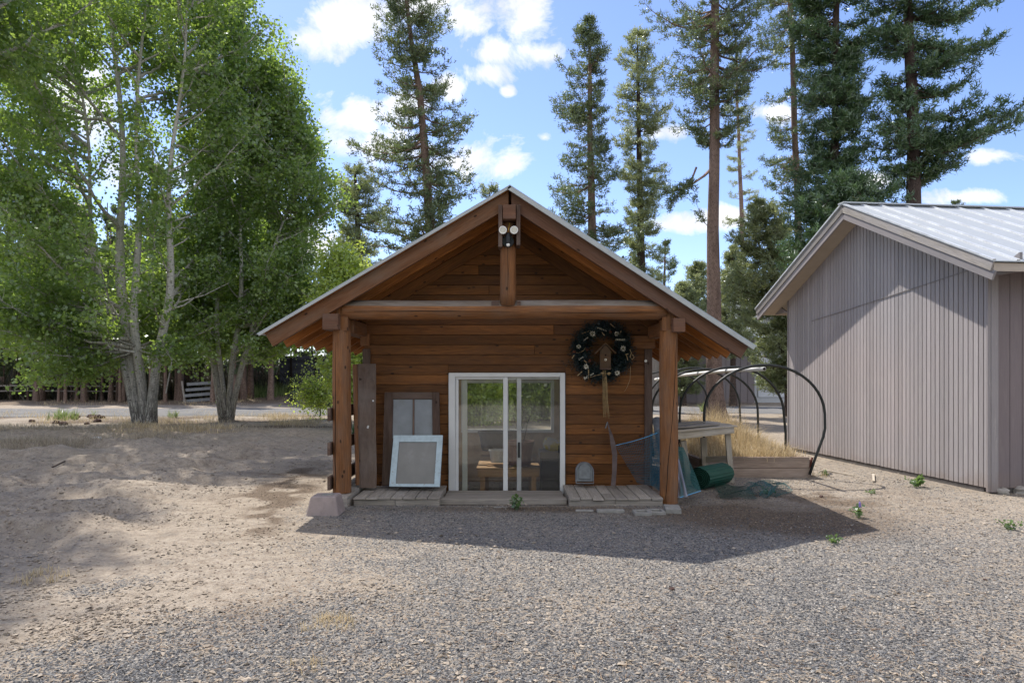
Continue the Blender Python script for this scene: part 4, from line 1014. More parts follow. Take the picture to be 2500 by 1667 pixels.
t_, c_, R_ = pot(1268, 1076, 1138, 70, 10.0, plain('brown_pot', (.17, .075, .05), .55, nsc=8, nv=.2), 'big reddish brown pot with a bare twiggy plant on the potting table')
pot(1205, 1052, 1098, 74, 11.1, plain('black_pot', (.05, .055, .06), .5), 'wide black nursery pot at the back of the potting table')
pot(1252, 1052, 1090, 40, 11.15, bpy.data.materials['black_pot'], 'narrow black nursery pot at the back behind the brown pot')
pt = thing('bare_plant', 'leafless spindly plant growing from the big brown pot', 'plant', c_)
P0 = []; P1 = []; R0_ = []
def twigs(p, d, L, r, dep):
    if dep == 0 or L < .05: return
    q = p
    for i in range(3):
        e = q+d*(L/3)+Vector((random.uniform(-1, 1), random.uniform(-1, 1), random.uniform(-.3, .6)))*L*.05
        P0.append(q); P1.append(e); R0_.append(r*(1-i*.2)); q = e
        if random.random() < .85: twigs(q, (d+Vector((random.uniform(-1, 1), random.uniform(-1, 1), random.uniform(-.1, .5)))*.7).normalized(), L*random.uniform(.4, .65), r*.55, dep-1)
    twigs(q, (d+Vector((random.uniform(-1, 1), random.uniform(-1, 1), .2))*.3).normalized(), L*.6, r*.6, dep-1)
for k in range(4): twigs(Vector(c_)+Vector((random.uniform(-.06, .08), 0, -.05)), Vector((random.uniform(-.25, .35), random.uniform(-.2, .2), 1)).normalized(), .45, .007, 4)
V, F_ = sticks(P0, P1, np.array(R0_), np.array(R0_)*.8, 4); raw_mesh('stems', V, F_, plain('dark_stem', (.05, .035, .025), .9), pt)
t = thing('side_shelf', 'plain wooden shelf box inside behind the right half of the glass door', 'shelf', (.8, 10.6, -.6))
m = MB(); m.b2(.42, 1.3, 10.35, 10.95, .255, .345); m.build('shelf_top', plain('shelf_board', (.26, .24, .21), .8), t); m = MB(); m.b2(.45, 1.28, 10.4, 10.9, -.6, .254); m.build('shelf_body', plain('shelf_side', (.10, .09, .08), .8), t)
def bag(c, s, mat, label, seed=0, rot=0.0):
    rr = np.random.default_rng(seed); N_ = 14; M2 = 10; V = []
    for j in range(M2+1):
        ph = -math.pi/2+math.pi*j/M2
        for i in range(N_):
            th = 2*math.pi*i/N_; ex = .55
            f = lambda v: math.copysign(abs(v)**ex, v)
            x = f(math.cos(ph))*f(math.cos(th)); y = f(math.cos(ph))*f(math.sin(th)); z = f(math.sin(ph)); q = 1+rr.uniform(-.07, .07)
            V.append(Vector((x*s[0]/2*q, y*s[1]/2*q, z*s[2]/2*q+s[2]/2))); 
    R = Matrix.Rotation(rot, 3, 'Y'); V = [Vector(c)+R @ v for v in V]
    fs = [(j*N_+i, j*N_+(i+1) % N_, (j+1)*N_+(i+1) % N_, (j+1)*N_+i) for j in range(M2) for i in range(N_)]
    m = MB(); m.poly(V, fs, [[(0, 0)]*4]*len(fs)); o = m.build('soil_bag', mat, None, c, smooth=True); tag(o, label, 'bag')
bag((.60, 10.6, .345), (.27, .2, .2), plain('white_yellow_sack', (.60, .60, .55), .5, nv=.1, col2=(.62, .50, .05), c2lo=.47, c2hi=.53, c2sc=5), 'slumped white and yellow bag on the shelf inside the cabin', 1, .2)
bag((-.25, 10.1, -.6), (.34, .3, .28), plain('cream_sack', (.50, .46, .38), .7, nv=.1), 'cream cloth sack on the floor under the potting table', 2)
# ------------------------------------------------------------------ raised bed
t = thing('raised_bed', 'long raised garden bed of worn planks full of dry straw-coloured weeds', 'raised bed', (3.6, 10.1, 0))
def plankrow(p0, p1, z0, n, h, th, side):
    for k in range(n):
        m = MB(); m.bar(Vector((p0[0], p0[1], z0+h*(k+.5))), Vector((p1[0], p1[1], z0+h*(k+.5))), th, h-.006); m.build('plank', W_BED, t, bevel=.004)
plankrow((2.82, 10.12), (4.40, 10.12), -.03, 2, .17, .045, 0)
plankrow((2.80, 10.16), (2.70, 15.6), -.03, 2, .155, .045, 0); plankrow((4.42, 10.14), (4.36, 15.6), -.03, 2, .15, .045, 0); plankrow((2.70, 15.65), (4.36, 15.65), -.03, 2, .155, .045, 0)
m = MB(); xs = np.linspace(2.83, 4.35, 14); ys = np.linspace(10.2, 15.5, 34); XX, YY = np.meshgrid(xs, ys); ZZ = .22+.06*(fbm(XX*3, YY*3, 8)-.5)*2
i2 = np.arange(34*14).reshape(34, 14); o = raw_mesh('bed_soil', np.stack([XX, YY, ZZ], -1).reshape(-1, 3), np.stack([i2[:-1, :-1], i2[:-1, 1:], i2[1:, 1:], i2[1:, :-1]], -1).reshape(-1, 4), plain('bed_soil', (.33, .26, .18), .95, nsc=12, nv=.4, bump=.5), t, smooth=True)
# hoops
HOSE = plain('black_poly_pipe', (.022, .025, .024), .5, nsc=9, nv=.3, spec=.35)
t = thing('hoop_tunnel', 'row of black plastic pipe hoops joined by a white ridge pipe over the raised bed', 'hoop frame', (3.6, 10.2, 0))
def hoop(Y, xl, xr, zc, top, kink):
    c = ((xl+xr)/2); a = (xr-xl)/2; pts = []
    zmid = zc
    # left leg up, ellipse arc, right leg down with a kink
    pts.append((xl+.03, 0.0)); pts.append((xl-.01, .3))
    for q in np.linspace(math.pi*1.0, 0, 22): pts.append((c+a*math.cos(q), zmid+(top-zmid)*math.sin(q)))
    pts += kink
    out = [Vector((x, Y+.02*math.sin(i*.4), z)) for i, (x, z) in enumerate(pts)]
    m = MB(); m.tube(out, .0205, 10); m.build('hoop', HOSE, t, smooth=True)
H0 = 10.08
def XZ(px, py, Y): p = P(px, py, Y); return (p.x, p.z)
hoop(10.08, XZ(1720, 1000, H0)[0], XZ(2014, 1000, H0)[0], XZ(2014, 1010, H0)[1], XZ(1870, 891, H0)[1], [XZ(2014, 1045, H0), XZ(2009, 1066, H0), XZ(1990, 1115, H0), XZ(1975, 1158, H0)])
hoop(11.35, XZ(1660, 1000, 11.35)[0], XZ(1914, 1000, 11.35)[0], XZ(1914, 1010, 11.35)[1], XZ(1790, 896, 11.35)[1], [XZ(1918, 1060, 11.35), XZ(1917, 1100, 11.35)])
hoop(12.7, XZ(1592, 990, 12.7)[0], XZ(1850, 1010, 12.7)[0], XZ(1850, 1000, 12.7)[1], XZ(1720, 901, 12.7)[1], [XZ(1851, 1050, 12.7), (XZ(1851, 1050, 12.7)[0], .1)])
hoop(13.9, XZ(1598, 990, 13.9)[0]-.15, XZ(1806, 1000, 13.9)[0], XZ(1806, 990, 13.9)[1], XZ(1700, 898, 13.9)[1], [XZ(1808, 1040, 13.9), (XZ(1808, 1040, 13.9)[0], .1)])
hoop(15.2, 2.55, 4.35, .95, 1.6, [(4.36, .5), (4.36, .1)])
m = MB(); pts = [P(1866, 900.5, 9.93), P(1775, 905, 11.35), P(1706, 911, 12.7), P(1655, 917, 13.9), P(1600, 926, 15.3)]
m.tube(pts, .029, 12); m.build('ridge_pipe', plain('white_pvc', (.66, .65, .62), .35, nv=.06, col2=(.45, .42, .36), c2lo=.62, c2hi=.75), t, smooth=True)
m = MB(); dv = (pts[0]-pts[1]).normalized(); m.tube([pts[0]+dv*.001, pts[0]+dv*.0025], .022, 12); m.build('pipe_bore', CRACK, t)
for p in pts[1:4]: m = MB(); m.tube([p-dv*.012, p+dv*.012], .033, 10); m.build('pipe_tie', BLACKP, t)
m = MB(); m.bar(P(1977, 1140, 10.1), P(1983, 1116, 10.1), .03, .02); tag(m.build('stake', plain('red_brown_stake', (.12, .035, .025), .7), None, tuple(P(1980, 1145, 10.1))), 'short reddish stake beside the kinked foot of the nearest hoop', 'stake')

# ------------------------------------------------------------------ shed on the right
sh = thing('shed', 'mauve-gray shed with vertical grooved siding and a galvanized gable roof', 'shed', (6.2, 8.86, 0))
U_ = Vector((-.109, .994, 0)).normalized(); NN = Vector((-U_.y, U_.x, 0)); RR = -NN; O = Vector((6.2, 8.86, 0)); LN = 5.08; UP = Vector((0, 0, 1))
def shed_mat(name, base, worn, k=.5):
    N = NT(name); uv = N.uv(); t = N.attr()
    g = N.noise(N.map(uv, (1.2, 30, 1)), 3, 6, .65, .4); w = N.noise(N.map(uv, (.9, 7, 1)), 2.2, 8, .72); lo = N.noise(N.obj(), .45, 3, .5)
    c = N.mix(N.ramp(lo, [(.3, 0.0), (.7, 1.0)]), tuple(q*.93 for q in base), (base[0]*1.1, base[1]*1.03, base[2]*1.0))
    c = N.mix(N.math('MULTIPLY', N.ramp(g, [(.35, 1.0), (.6, 0.0)]), .35), c, tuple(q*.62 for q in base))
    c = N.mix(N.math('MULTIPLY', N.ramp(w, [(.56, 0.0), (.66, 1.0)]), k), c, worn)
    c = N.mix(N.math('MULTIPLY', N.ramp(N.noise(N.map(uv, (3, 25, 1)), 2, 6, .8), [(.66, 0.0), (.72, 1.0)]), .6), c, (.10, .09, .09))
    v = N.math('MULTIPLY_ADD', t, .24, .88); cm = N.n('CombineColor'); [N.L(v, cm.inputs[i]) for i in range(3)]; c = N.mix(1.0, c, cm.outputs[0], 'MULTIPLY')
    px_ = N.n('SeparateXYZ'); N.L(N.pos(), px_.inputs[0]); zz = N.math('ADD', N.math('MULTIPLY', px_.outputs[2], -2.2), N.math('MULTIPLY', N.noise(N.pos(), 2.5, 5, .7), 1.7))
    c = N.mix(N.math('MULTIPLY', N.ramp(zz, [(.35, 0.0), (.9, 1.0)]), .45), c, (.22, .165, .13))
    N.bsdf(c, .85, N.bump(g, .3, .003), spec=.15); return N.m
MAUVE = shed_mat('mauve_paint', (.345, .328, .335), (.40, .385, .37)); MTRIM = shed_mat('mauve_trim', (.265, .25, .255), (.34, .315, .29), .7)
MFASC = wood('peeling_fascia', (.15, .135, .12), (.34, .31, .275), gray=(.23, .215, .215), gw=.9, knots=False, bump=1.0)
ZW = 3.03; SL = .467
def rz(s): return ZW+min(s, LN-s)*SL     # underside of the roof at the wall
m = MB(); pch = .0875; n = int(LN/pch); pch = LN/n
for k in range(n):
    s0, s1 = k*pch+.0075, (k+1)*pch-.0075
    pts = [(s0, .05+random.uniform(-.004, .004)), (s1, .05), (s1, rz(s1)), (s0, rz(s0))]
    if s0 < LN/2 < s1: pts = [(s0, .05), (s1, .05), (s1, rz(s1)), (LN/2, rz(LN/2)), (s0, rz(s0))]
    m.prism([(a, b) for a, b in pts], O+NN*.0, U_, UP, NN*.012, tint=random.random())
for i in range(len(m.U)): m.U[i] = (m.U[i][1], m.U[i][0])
m.build('gable_siding', MAUVE, sh)
m = MB(); m.prism([(0, .045), (LN, .045), (LN, rz(LN)), (LN/2, rz(LN/2)), (0, rz(0))], O+NN*.003, U_, UP, RR*.08)
for i in range(len(m.U)): m.U[i] = (m.U[i][1], m.U[i][0])
m.build('gable_wall', shed_mat('groove_shadow', (.055, .048, .05), (.07, .06, .06)), sh)
m = MB(); m.bar(O+U_*(LN+.01)+NN*.0+UP*.05, O+U_*(LN+.01)+UP*(ZW), .05, .05, up=U_); m.build('corner_trim', MTRIM, sh, bevel=.004)
m = MB(); m.bar(O+NN*.012+UP*.0, O+NN*.012+UP*ZW, .06, .035, up=U_); m.bar(O-U_*.012+RR*.05+UP*.0, O-U_*.012+RR*.05+UP*ZW, .035, .10, up=RR); m.build('corner_trim', MTRIM, sh, bevel=.004)
# long front wall, facing the camera
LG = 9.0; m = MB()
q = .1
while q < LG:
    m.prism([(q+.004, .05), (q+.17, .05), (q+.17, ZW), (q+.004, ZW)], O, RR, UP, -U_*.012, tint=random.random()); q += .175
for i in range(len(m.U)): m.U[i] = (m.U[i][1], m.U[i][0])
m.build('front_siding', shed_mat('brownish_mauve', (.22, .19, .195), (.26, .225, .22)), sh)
m = MB(); m.prism([(.0, .045), (LG, .045), (LG, ZW), (.0, ZW)], O-U_*.003, RR, UP, U_*.08); m.prism([(.0, .045), (LG, .045), (LG, ZW), (.0, ZW)], O+U_*LN, RR, UP, U_*.08); m.build('front_wall', bpy.data.materials['groove_shadow'], sh)
# roof slabs
OV = .42; ZR = ZW+LN/2*SL; mid = LN/2; ev = .54
E0 = O+NN*OV   # rake plane
def rp(s, l, dz): return O+NN*(OV-l)+U_*s+UP*(ZR-abs(s-mid)*SL+dz)
cs = 1/math.sqrt(1+SL*SL)
for sg, a in ((0, -ev), (1, LN+ev)):
    # soffit + roof deck
    P4 = [rp(mid, 0, .0), rp(mid, LG+.6, .0), rp(a, LG+.6, .0), rp(a, 0, .0)]
    if sg: P4 = P4[::-1]
    m = MB(); V = P4+[v+UP*.10 for v in P4]; m.poly(V, [(3, 2, 1, 0), (4, 5, 6, 7), (0, 1, 5, 4), (1, 2, 6, 5), (2, 3, 7, 6), (3, 0, 4, 7)], [[(0, 0), (3, 0), (3, 9), (0, 9)]]*6); m.build('soffit', plain('tan_soffit', (.42, .36, .30), .85, nv=.08) if not sg else bpy.data.materials['tan_soffit'], sh)
    P4 = [rp(mid, -.035, .125), rp(mid, LG+.6, .125), rp(a+(.03 if sg else -.03), LG+.6, .125), rp(a+(.03 if sg else -.03), -.035, .125)]
    if sg: P4 = P4[::-1]
    m = MB(); V = P4+[v+UP*.012 for v in P4]; m.poly(V, [(3, 2, 1, 0), (4, 5, 6, 7), (0, 1, 5, 4), (1, 2, 6, 5), (2, 3, 7, 6), (3, 0, 4, 7)], [[(0, 0), (3, 0), (3, 9), (0, 9)]]*6)
    l = .0
    for l in [.0, .30]+[.62+.46*k for k in range(20)]:
        if l < LG+.5:
            m.mi = 1; m.bar(rp(mid, l-.02 if l == 0 else l, .147), rp(a+(.03 if sg else -.03), l-.02 if l == 0 else l, .147), .045, .022)
    GSR = plain('galvanized_shed_roof', (.42, .445, .46), .55, .3, nsc=1.2, nv=.04) if not sg else bpy.data.materials['galvanized_shed_roof']
    m.build('roof_sheet', [GSR, plain('bright_rib', (.56, .58, .60), .4, .2) if not sg else bpy.data.materials['bright_rib']], sh)
    # rake boards: upper peeling board, lower painted board
    m = MB(); m.bar(rp(mid, -.012, .062), rp(a, -.012, .062), .024, .125); m.build('rake_board', MFASC, sh, bevel=.004)
    m = MB(); m.bar(rp(mid, .008, -.055), rp(a, .008, -.055), .03, .115); m.build('rake_trim', MTRIM, sh, bevel=.004)
m = MB(); m.bar(rp(mid, -.05, .15), rp(mid, LG+.6, .15), .16, .02); m.build('ridge_cap', bpy.data.materials['galvanized_shed_roof'], sh)
m = MB(); m.prism([(0, 0), (.5, .233), (.5, 0)], O+U_*(LN)+NN*.0+UP*(ZW-.24), U_, UP, NN*.04); m.prism([(0, 0), (-.5, .233), (-.5, 0)], O+NN*.0+UP*(ZW-.24), U_, UP, NN*.04); m.build('eave_return', MTRIM, sh)
m = MB(); m.tube([O+NN*.02+U_*s+UP*(z) for s, z in ((.3, 2.93), (1.0, 2.86), (2.0, 2.76), (3.0, 2.66), (4.2, 2.55))], .006, 5); m.build('cable', MTRIM, sh)
m = MB(); m.bar(O+RR*.1+U_*.1+UP*(-.02), O+RR*8+U_*.1+UP*(-.02), .2, .12); m.bar(O+RR*.1+U_*.1+UP*(-.02), O+RR*.1+U_*5+UP*(-.02), .2, .12); m.build('footing', plain('dark_footing', (.10, .09, .085), .9, nv=.4), sh)
STN = plain('foundation_stone', (.36, .33, .29), .9, nsc=10, nv=.3, bump=.4)
def rock(x, y, s, label, mat=None, grp=None, name='stone', z=None, sc=(1, 1, .6)):
    r = random.Random(int(x*999+y*77)); m = MB(); V = []; N_, M2 = 9, 6
    for j in range(M2+1):
        ph = -math.pi/2+math.pi*j/M2
        for i in range(N_):
            th = 2*math.pi*i/N_; q = 1+r.uniform(-.2, .2)
            V.append((x+math.cos(ph)*math.cos(th)*s*q*sc[0], y+math.cos(ph)*math.sin(th)*s*q*sc[1], (HZ(x, y) if z is None else z)+s*.25+math.sin(ph)*s*q*sc[2]))
    fs = [(j*N_+i, j*N_+(i+1) % N_, (j+1)*N_+(i+1) % N_, (j+1)*N_+i) for j in range(M2) for i in range(N_)]
    m.poly(V, fs, [[(0, 0)]*4]*len(fs)); o = m.build(name, mat or STN, None, (x, y, 0)); tag(o, label, 'stone', grp); return o
for i, (s, l, lab) in enumerate(((.0, .15, 'pale foundation stone right under the near corner post of the shed'), (.0, .42, 'second pale stone right of the near shed corner'), (.0, .8, 'third rounded stone under the long shed wall'))):
    q = O+RR*l-U_*.03; rock(q.x, q.y, .085+.02*(i == 1), lab)
m = MB(); a, b = GP(2010, 1148), GP(2085, 1162); m.bar((a.x, a.y, .012), (b.x, b.y, .012), .03, .012); tag(m.build('lath', W_BENCH, None, tuple(a)), 'long pale wooden lath lying on the dirt near the shed wall', 'lath')
m = MB(); a, b = GP(2132, 1158), GP(2133, 1176); m.bar((a.x, a.y, .012), (b.x, b.y, .012), .03, .012); tag(m.build('lath', W_BENCH, None, tuple(a)), 'short pale wooden offcut pointing at the camera near the shed wall', 'lath')

# ------------------------------------------------------------------ garages behind
GGR = shed_mat('gray_garage_paint', (.22, .205, .215), (.26, .24, .24)); GLT = shed_mat('pale_garage_paint', (.48, .45, .44), (.5, .47, .45))
g = thing('garage', 'long low gray garage with board siding far behind the hoop tunnel', 'garage', (9, 36, 0)); YG = 35.7
m = MB(); x = GX(1612, YG); x1 = GX(1838, YG)
while x < x1:
    m.b2(x+.01, x+.36, YG-.03, YG+.05, .05, 3.5); x += .38
for i in range(len(m.U)): m.U[i] = (m.U[i][1], m.U[i][0])
m.build('front_siding', GGR, g)
m = MB(); m.b2(GX(1612, YG), GX(1838, YG), YG, YG+8, 0, 3.5); m.build('wall', GGR, g)
m = MB(); m.prism([(YG-.6, 3.45), (YG+4, 5.0), (YG+8.6, 3.45)], (GX(1500, YG), 0, 0), (0, 1, 0), (0, 0, 1), (8.6, 0, 0)); m.build('roof', GALV, g)
m = MB(); m.b2(GX(1655, YG), GX(1700, YG), YG-.06, YG-.035, .05, 2.3); m.build('door', GGR, g, bevel=.01)
g2_ = thing('pale_building', 'pale ribbed metal building left of the gray garage, glimpsed behind the right post', 'building', (6, 36, 0))
m = MB(); x = GX(1470, YG); x1 = GX(1611, YG)
while x < x1: m.b2(x, x+.1, YG-.02, YG+.1, .02, 3.6); x += .2
m.b2(GX(1470, YG), GX(1611, YG), YG+.02, YG+7, .0, 3.6); m.build('wall', GLT, g2_)
m = MB(); m.prism([(YG-.4, 3.6), (YG+4, 4.8), (YG+8.2, 3.6)], (GX(1465, YG), 0, 0), (0, 1, 0), (0, 0, 1), (3.3, 0, 0)); m.build('roof', GALV, g2_)
YG2 = 37.5; g3 = thing('white_garage', 'white garage with a horizontal panel door behind the pine branches left of the shed', 'garage', (15, 38, 0))
m = MB(); m.b2(GX(1838, YG2), GX(2080, YG2), YG2, YG2+7, 0, 4.6); m.build('wall', plain('white_siding', (.50, .52, .53), .7, nv=.06), g3)
m = MB()
for k in range(7): m.b2(GX(1850, YG2), GX(1985, YG2), YG2-.06, YG2-.02, .3+k*.36, .3+k*.36+.35)
m.build('garage_door', plain('white_door', (.60, .63, .66), .5, nv=.04), g3, bevel=.01)
m = MB(); m.prism([(YG2-.5, 4.6), (YG2+3.5, 6.2), (YG2+7.5, 4.6)], (GX(1830, YG2), 0, 0), (0, 1, 0), (0, 0, 1), (6, 0, 0)); m.build('roof', plain('shingle_gray', (.35, .37, .4), .8), g3)
# ------------------------------------------------------------------ tree materials
def bark_mat(name, dark, mid, lt, sc=1.0):
    N = NT(name); uv = N.uv()
    v = N.n('TexVoronoi'); v.voronoi_dimensions = '2D'; v.feature = 'DISTANCE_TO_EDGE'; N.L(N.map(uv, (3.2*sc, 11*sc, 1)), v.inputs['Vector']); v.inputs['Scale'].default_value = 1.6
    n = N.noise(N.map(uv, (4*sc, 20*sc, 1)), 2.5, 7, .7); n2 = N.noise(N.map(uv, (1, 2, 1)), 1.2, 4, .6)
    c = N.mix(N.ramp(n, [(.3, 0.0), (.7, 1.0)]), mid, lt); c = N.mix(N.ramp(v.outputs['Distance'], [(.0, 1.0), (.12, 0.0)]), c, dark)
    c = N.mix(N.ramp(n2, [(.45, 0.0), (.7, .6)]), c, dark)
    N.bsdf(c, .95, N.bump(N.math('ADD', v.outputs['Distance'], n), .9, .03), spec=.1); return N.m
BARKP = bark_mat('pine_bark', (.075, .052, .043), (.21, .145, .115), (.36, .26, .21)); BARKD = bark_mat('dark_pine_bark', (.03, .022, .02), (.085, .062, .052), (.14, .105, .088))
def aspen_bark():
    N = NT('aspen_bark'); uv = N.uv(); p = N.pos(); sx = N.n('SeparateXYZ'); N.L(p, sx.inputs[0])
    n = N.noise(N.map(uv, (14, 3, 1)), 2, 6, .7, .5); n2 = N.noise(N.map(uv, (2, 9, 1)), 1.6, 5, .7); 
    c = N.mix(N.ramp(n2, [(.3, 0.0), (.7, 1.0)]), (.34, .325, .29), (.58, .56, .50))
    c = N.mix(N.ramp(n, [(.56, 0.0), (.63, .95)]), c, (.05, .045, .042))
    low = N.ramp(sx.outputs[2], [(.0, 1.0), (.9, 0.0)]); lo2 = N.math('MULTIPLY', N.math('SUBTRACT', 1.0, N.math('DIVIDE', sx.outputs[2], 2.4)), 1.0, clamp=True)
    fur = N.noise(N.map(uv, (1.6, 16, 1)), 2, 6, .7, .8)
    c = N.mix(N.math('MULTIPLY', lo2, N.ramp(fur, [(.48, 1.0), (.62, 0.0)])), c, (.035, .03, .028))
    N.bsdf(c, .85, N.bump(fur, .5, .03), spec=.15); return N.m
BARKA = aspen_bark()
LG_ = [(0, (.07, .12, .045)), (.45, (.145, .22, .075)), (.8, (.22, .31, .095)), (1, (.34, .42, .13))]
LEAFA = leafmat('aspen_leaf', LG_, (.55, .78, .06), .52, .06)
LEAFY = leafmat('bright_leaf', [(0, (.14, .22, .05)), (.6, (.27, .38, .08)), (1, (.42, .50, .12))], (.85, .95, .12), .62, .06)
NDG = leafmat('pine_needle', [(0, (.04, .065, .03)), (.45, (.085, .125, .05)), (.8, (.15, .195, .07)), (1, (.26, .27, .11))], (.26, .32, .08), .36, .07)
NDD = leafmat('dense_pine_needle', [(0, (.03, .06, .024)), (.5, (.065, .12, .042)), (.85, (.11, .175, .058)), (1, (.16, .16, .07))], (.12, .22, .06), .32, .07)
NDY = leafmat('olive_pine_needle', [(0, (.08, .105, .05)), (.5, (.17, .21, .09)), (1, (.34, .36, .17))], (.50, .55, .18), .45, .07)

def interp_sil(sil, py):
    ys = [s[0] for s in sil]; return np.interp(py, ys, [s[1] for s in sil]), np.interp(py, ys, [s[2] for s in sil])
def tree(name, label, cat, Y, stems, sil, kind='pine', mats=(None, None), whorl=.34, per=5, seed=1, nneed=26, nl=.115, nw=.034, twl=.30,
         drop=.1, extra=(), nlimb=250, lsize=.085, lper=26, gaps=(), group=None, rscale=1.0, minpy=-170, dep=.9, q0=.55, bare=0.0, sag=.12, zmin=.8):
    R = random.Random(seed); rr = np.random.default_rng(seed)
    stw = []
    for st in stems:   # [(px,py,widthpx),...] from the ground up
        stw.append([(P(a, b, Y), w/2/F*Y) for a, b, w in st])
    base = stw[0][0][0].copy(); base.z = 0
    t = thing(name, label, cat, tuple(base), group)
    m = MB()
    for k, st in enumerate(stw):
        off = 0 if k == 0 else R.uniform(-.45, .45)*(kind != 'pine')
        pts = []; rad = []
        # resample
        for i in range(len(st)-1):
            for j in range(4):
                f = j/4; p = st[i][0].lerp(st[i+1][0], f); r = st[i][1]*(1-f)+st[i+1][1]*f
                pts.append(p); rad.append(r)
        pts.append(st[-1][0]); rad.append(st[-1][1])
        z0, z1 = pts[0].z, pts[-1].z
        for i, p in enumerate(pts):
            f = (p.z-z0)/max(z1-z0, .1); p.y += off*min(1, f*2.0)*2.0+.03*math.sin(p.z*1.3+k)
            rad[i] *= 1-(.22 if kind == 'pine' else .3)*min(1, max(0, p.z-2.5)/5); p.x += (0 if kind == 'pine' else .09*math.sin(p.z*.9+k*2.1)*min(1, p.z/3))
            if p.z < .9: rad[i] *= 1+.35*(max(0, .9-p.z)/.9)**2
        m.tube(pts, rad, 14 if kind == 'pine' else 10, cap=False, wob=.03); stw[k] = (pts, rad)
    m.build('trunk', mats[0], t, smooth=True)
    def at(k, z):
        pts = stw[k][0]
        for a, b in zip(pts, pts[1:]):
            if a.z <= z <= b.z: return a.lerp(b, (z-a.z)/max(b.z-a.z, 1e-6))
        return pts[-1].copy() if z > pts[-1].z else pts[0].copy()
    S0 = []; S1 = []; Ra = []; Rb = []; CC = []; DD = []
    def seg(a, b, ra, rb): S0.append(a); S1.append(b); Ra.append(ra); Rb.append(rb)
    def limb(o, e, r0, up, dens=1.0):
        d = e-o; L = d.length; n = max(4, int(L/.28)); prev = o; pp = []
        for i in range(1, n+1):
            f = i/n; p = o+d*f+Vector((0, 0, up*L*(-math.sin(f*math.pi)*.5+(f**2)*.45)))+Vector((R.uniform(-1, 1), R.uniform(-1, 1), R.uniform(-1, 1)))*.035*min(1, L)
            seg(prev, p, r0*(1-.85*(i-1)/n), r0*(1-.85*i/n)); pp.append((p, (p-prev).normalized(), f)); prev = p
        return pp, L
    if kind == 'pine':
        top = min(s[0] for s in sil); bot = max(s[0] for s in sil)
        z = P(0, bot, Y).z; ztop = P(0, max(top, minpy), Y).z
        jobs = []
        while z < ztop:
            wl = R.uniform(.74, 1.12); wr = R.uniform(.74, 1.12)
            for i in range(per):
                zz = z+R.uniform(-.15, .15); py = HY-(zz-CAMZ)/Y*F; l, r = interp_sil(sil, py)
                o = at(0, zz); opx = CX+o.x/o.y*F; a = R.uniform(0, 2*math.pi)
                ex = ((r-opx) if math.cos(a) > 0 else (opx-l))/F*Y; ex = max(ex, .05)*(wr if math.cos(a) > 0 else wl); ez = dep*.5*((r-l)/F*Y)
                Lh = R.uniform(q0, 1.04); sl = .35 if py < top+120 else R.uniform(-.3, .25)
                v = Vector((math.cos(a)*ex*Lh, math.sin(a)*ez*Lh, 0)); 
                if v.length < .12: continue
                v.z = v.length*sl
                if R.random() > drop: jobs.append((o-Vector((0, 0, v.z*.8)), o+v*1.0-Vector((0, 0, v.z*.8)), 1.0))
            z += whorl*R.uniform(.8, 1.2)
        for (a0, a1, wdt) in extra: jobs.append((P(a0[0], a0[1], Y), P(a1[0], a1[1], Y-a1[2] if len(a1) > 2 else Y), wdt))
        for o, e, wd in jobs:
            L = (e-o).length; pp, L = limb(o, e, .012+.016*L*wd, sag*2)
            for p, d, f in pp:
                if f < .10+bare*.3 and L > 1.0: continue
                nt = 2 if wd <= 1 else 4
                for s_ in range(nt):
                    sd = d.cross(Vector((0, 0, 1))).normalized()*(1 if s_ % 2 else -1)
                    tl = min(L*.5, (.55 if wd > 1 else .42))*R.uniform(.5, 1.1)*(1.15-f*.6)
                    q = p+(d*.65+sd*R.uniform(.4, .95)+Vector((0, 0, R.uniform(-.15, .45))))*tl
                    if R.random() < .92: seg(p, q, .007, .004)
                    dd = (q-p).normalized()
                    CC.append(q); DD.append(dd)
                    if tl > .3: CC.append(p.lerp(q, .45)+Vector((0, 0, .03))); DD.append(dd)
            CC.append(e.copy()); DD.append((e-o).normalized())
        CC = np.array([tuple(c) for c in CC]); DD = np.array([tuple(c) for c in DD])
        V, F_, T_ = needles(CC, DD, nneed, nl, nw, .95, np.full(len(CC), twl*.6), seed, .4, jit=.05)
    else:
        ys = [s[0] for s in sil]; n = 0; tries = 0
        while n < nlimb and tries < nlimb*20:
            tries += 1
            py = R.uniform(max(min(ys), minpy), max(ys)); l, r = interp_sil(sil, py); cxm = (l+r)/2
            front_ok = True
            if R.random() > (r-l)/max(s[2]-s[1] for s in sil)+.1: continue
            a = R.uniform(0, 2*math.pi); q = R.random()**.42; hw = (r-l)/2/F*Y; hw *= 1+.22*math.sin(a*3+py*.021)*math.sin(py*.047+a)+R.uniform(-.12, .1)
            e = Vector(((cxm-CX)/F*Y+math.cos(a)*hw*q, Y+math.sin(a)*hw*dep*q, P(0, py, Y).z))
            epx = CX+e.x/Y*F
            if any((epx-gx_)**2/ga**2+(py-gy_)**2/gb**2 < 1 and R.random() < gd for gx_, gy_, ga, gb, gd in gaps): continue
            if e.y < Y-.2 and py < 900 and any(abs(CX+at(k, e.z).x/Y*F-epx) < 22 for k in range(len(stw))) and R.random() < .75: continue
            best = min(range(len(stw)), key=lambda k: abs(at(k, e.z-1).x-e.x)+abs(at(k, e.z-1).y-e.y)+R.uniform(0, 1.2))
            o = at(best, max(zmin, e.z-R.uniform(.15, 1.05)*((e-at(best, e.z)).length)-.2))
            if o.z > stw[best][0][-1].z-.1: o = stw[best][0][-1]
            pp, L = limb(o, e, .012+.011*(e-o).length, sag); n += 1
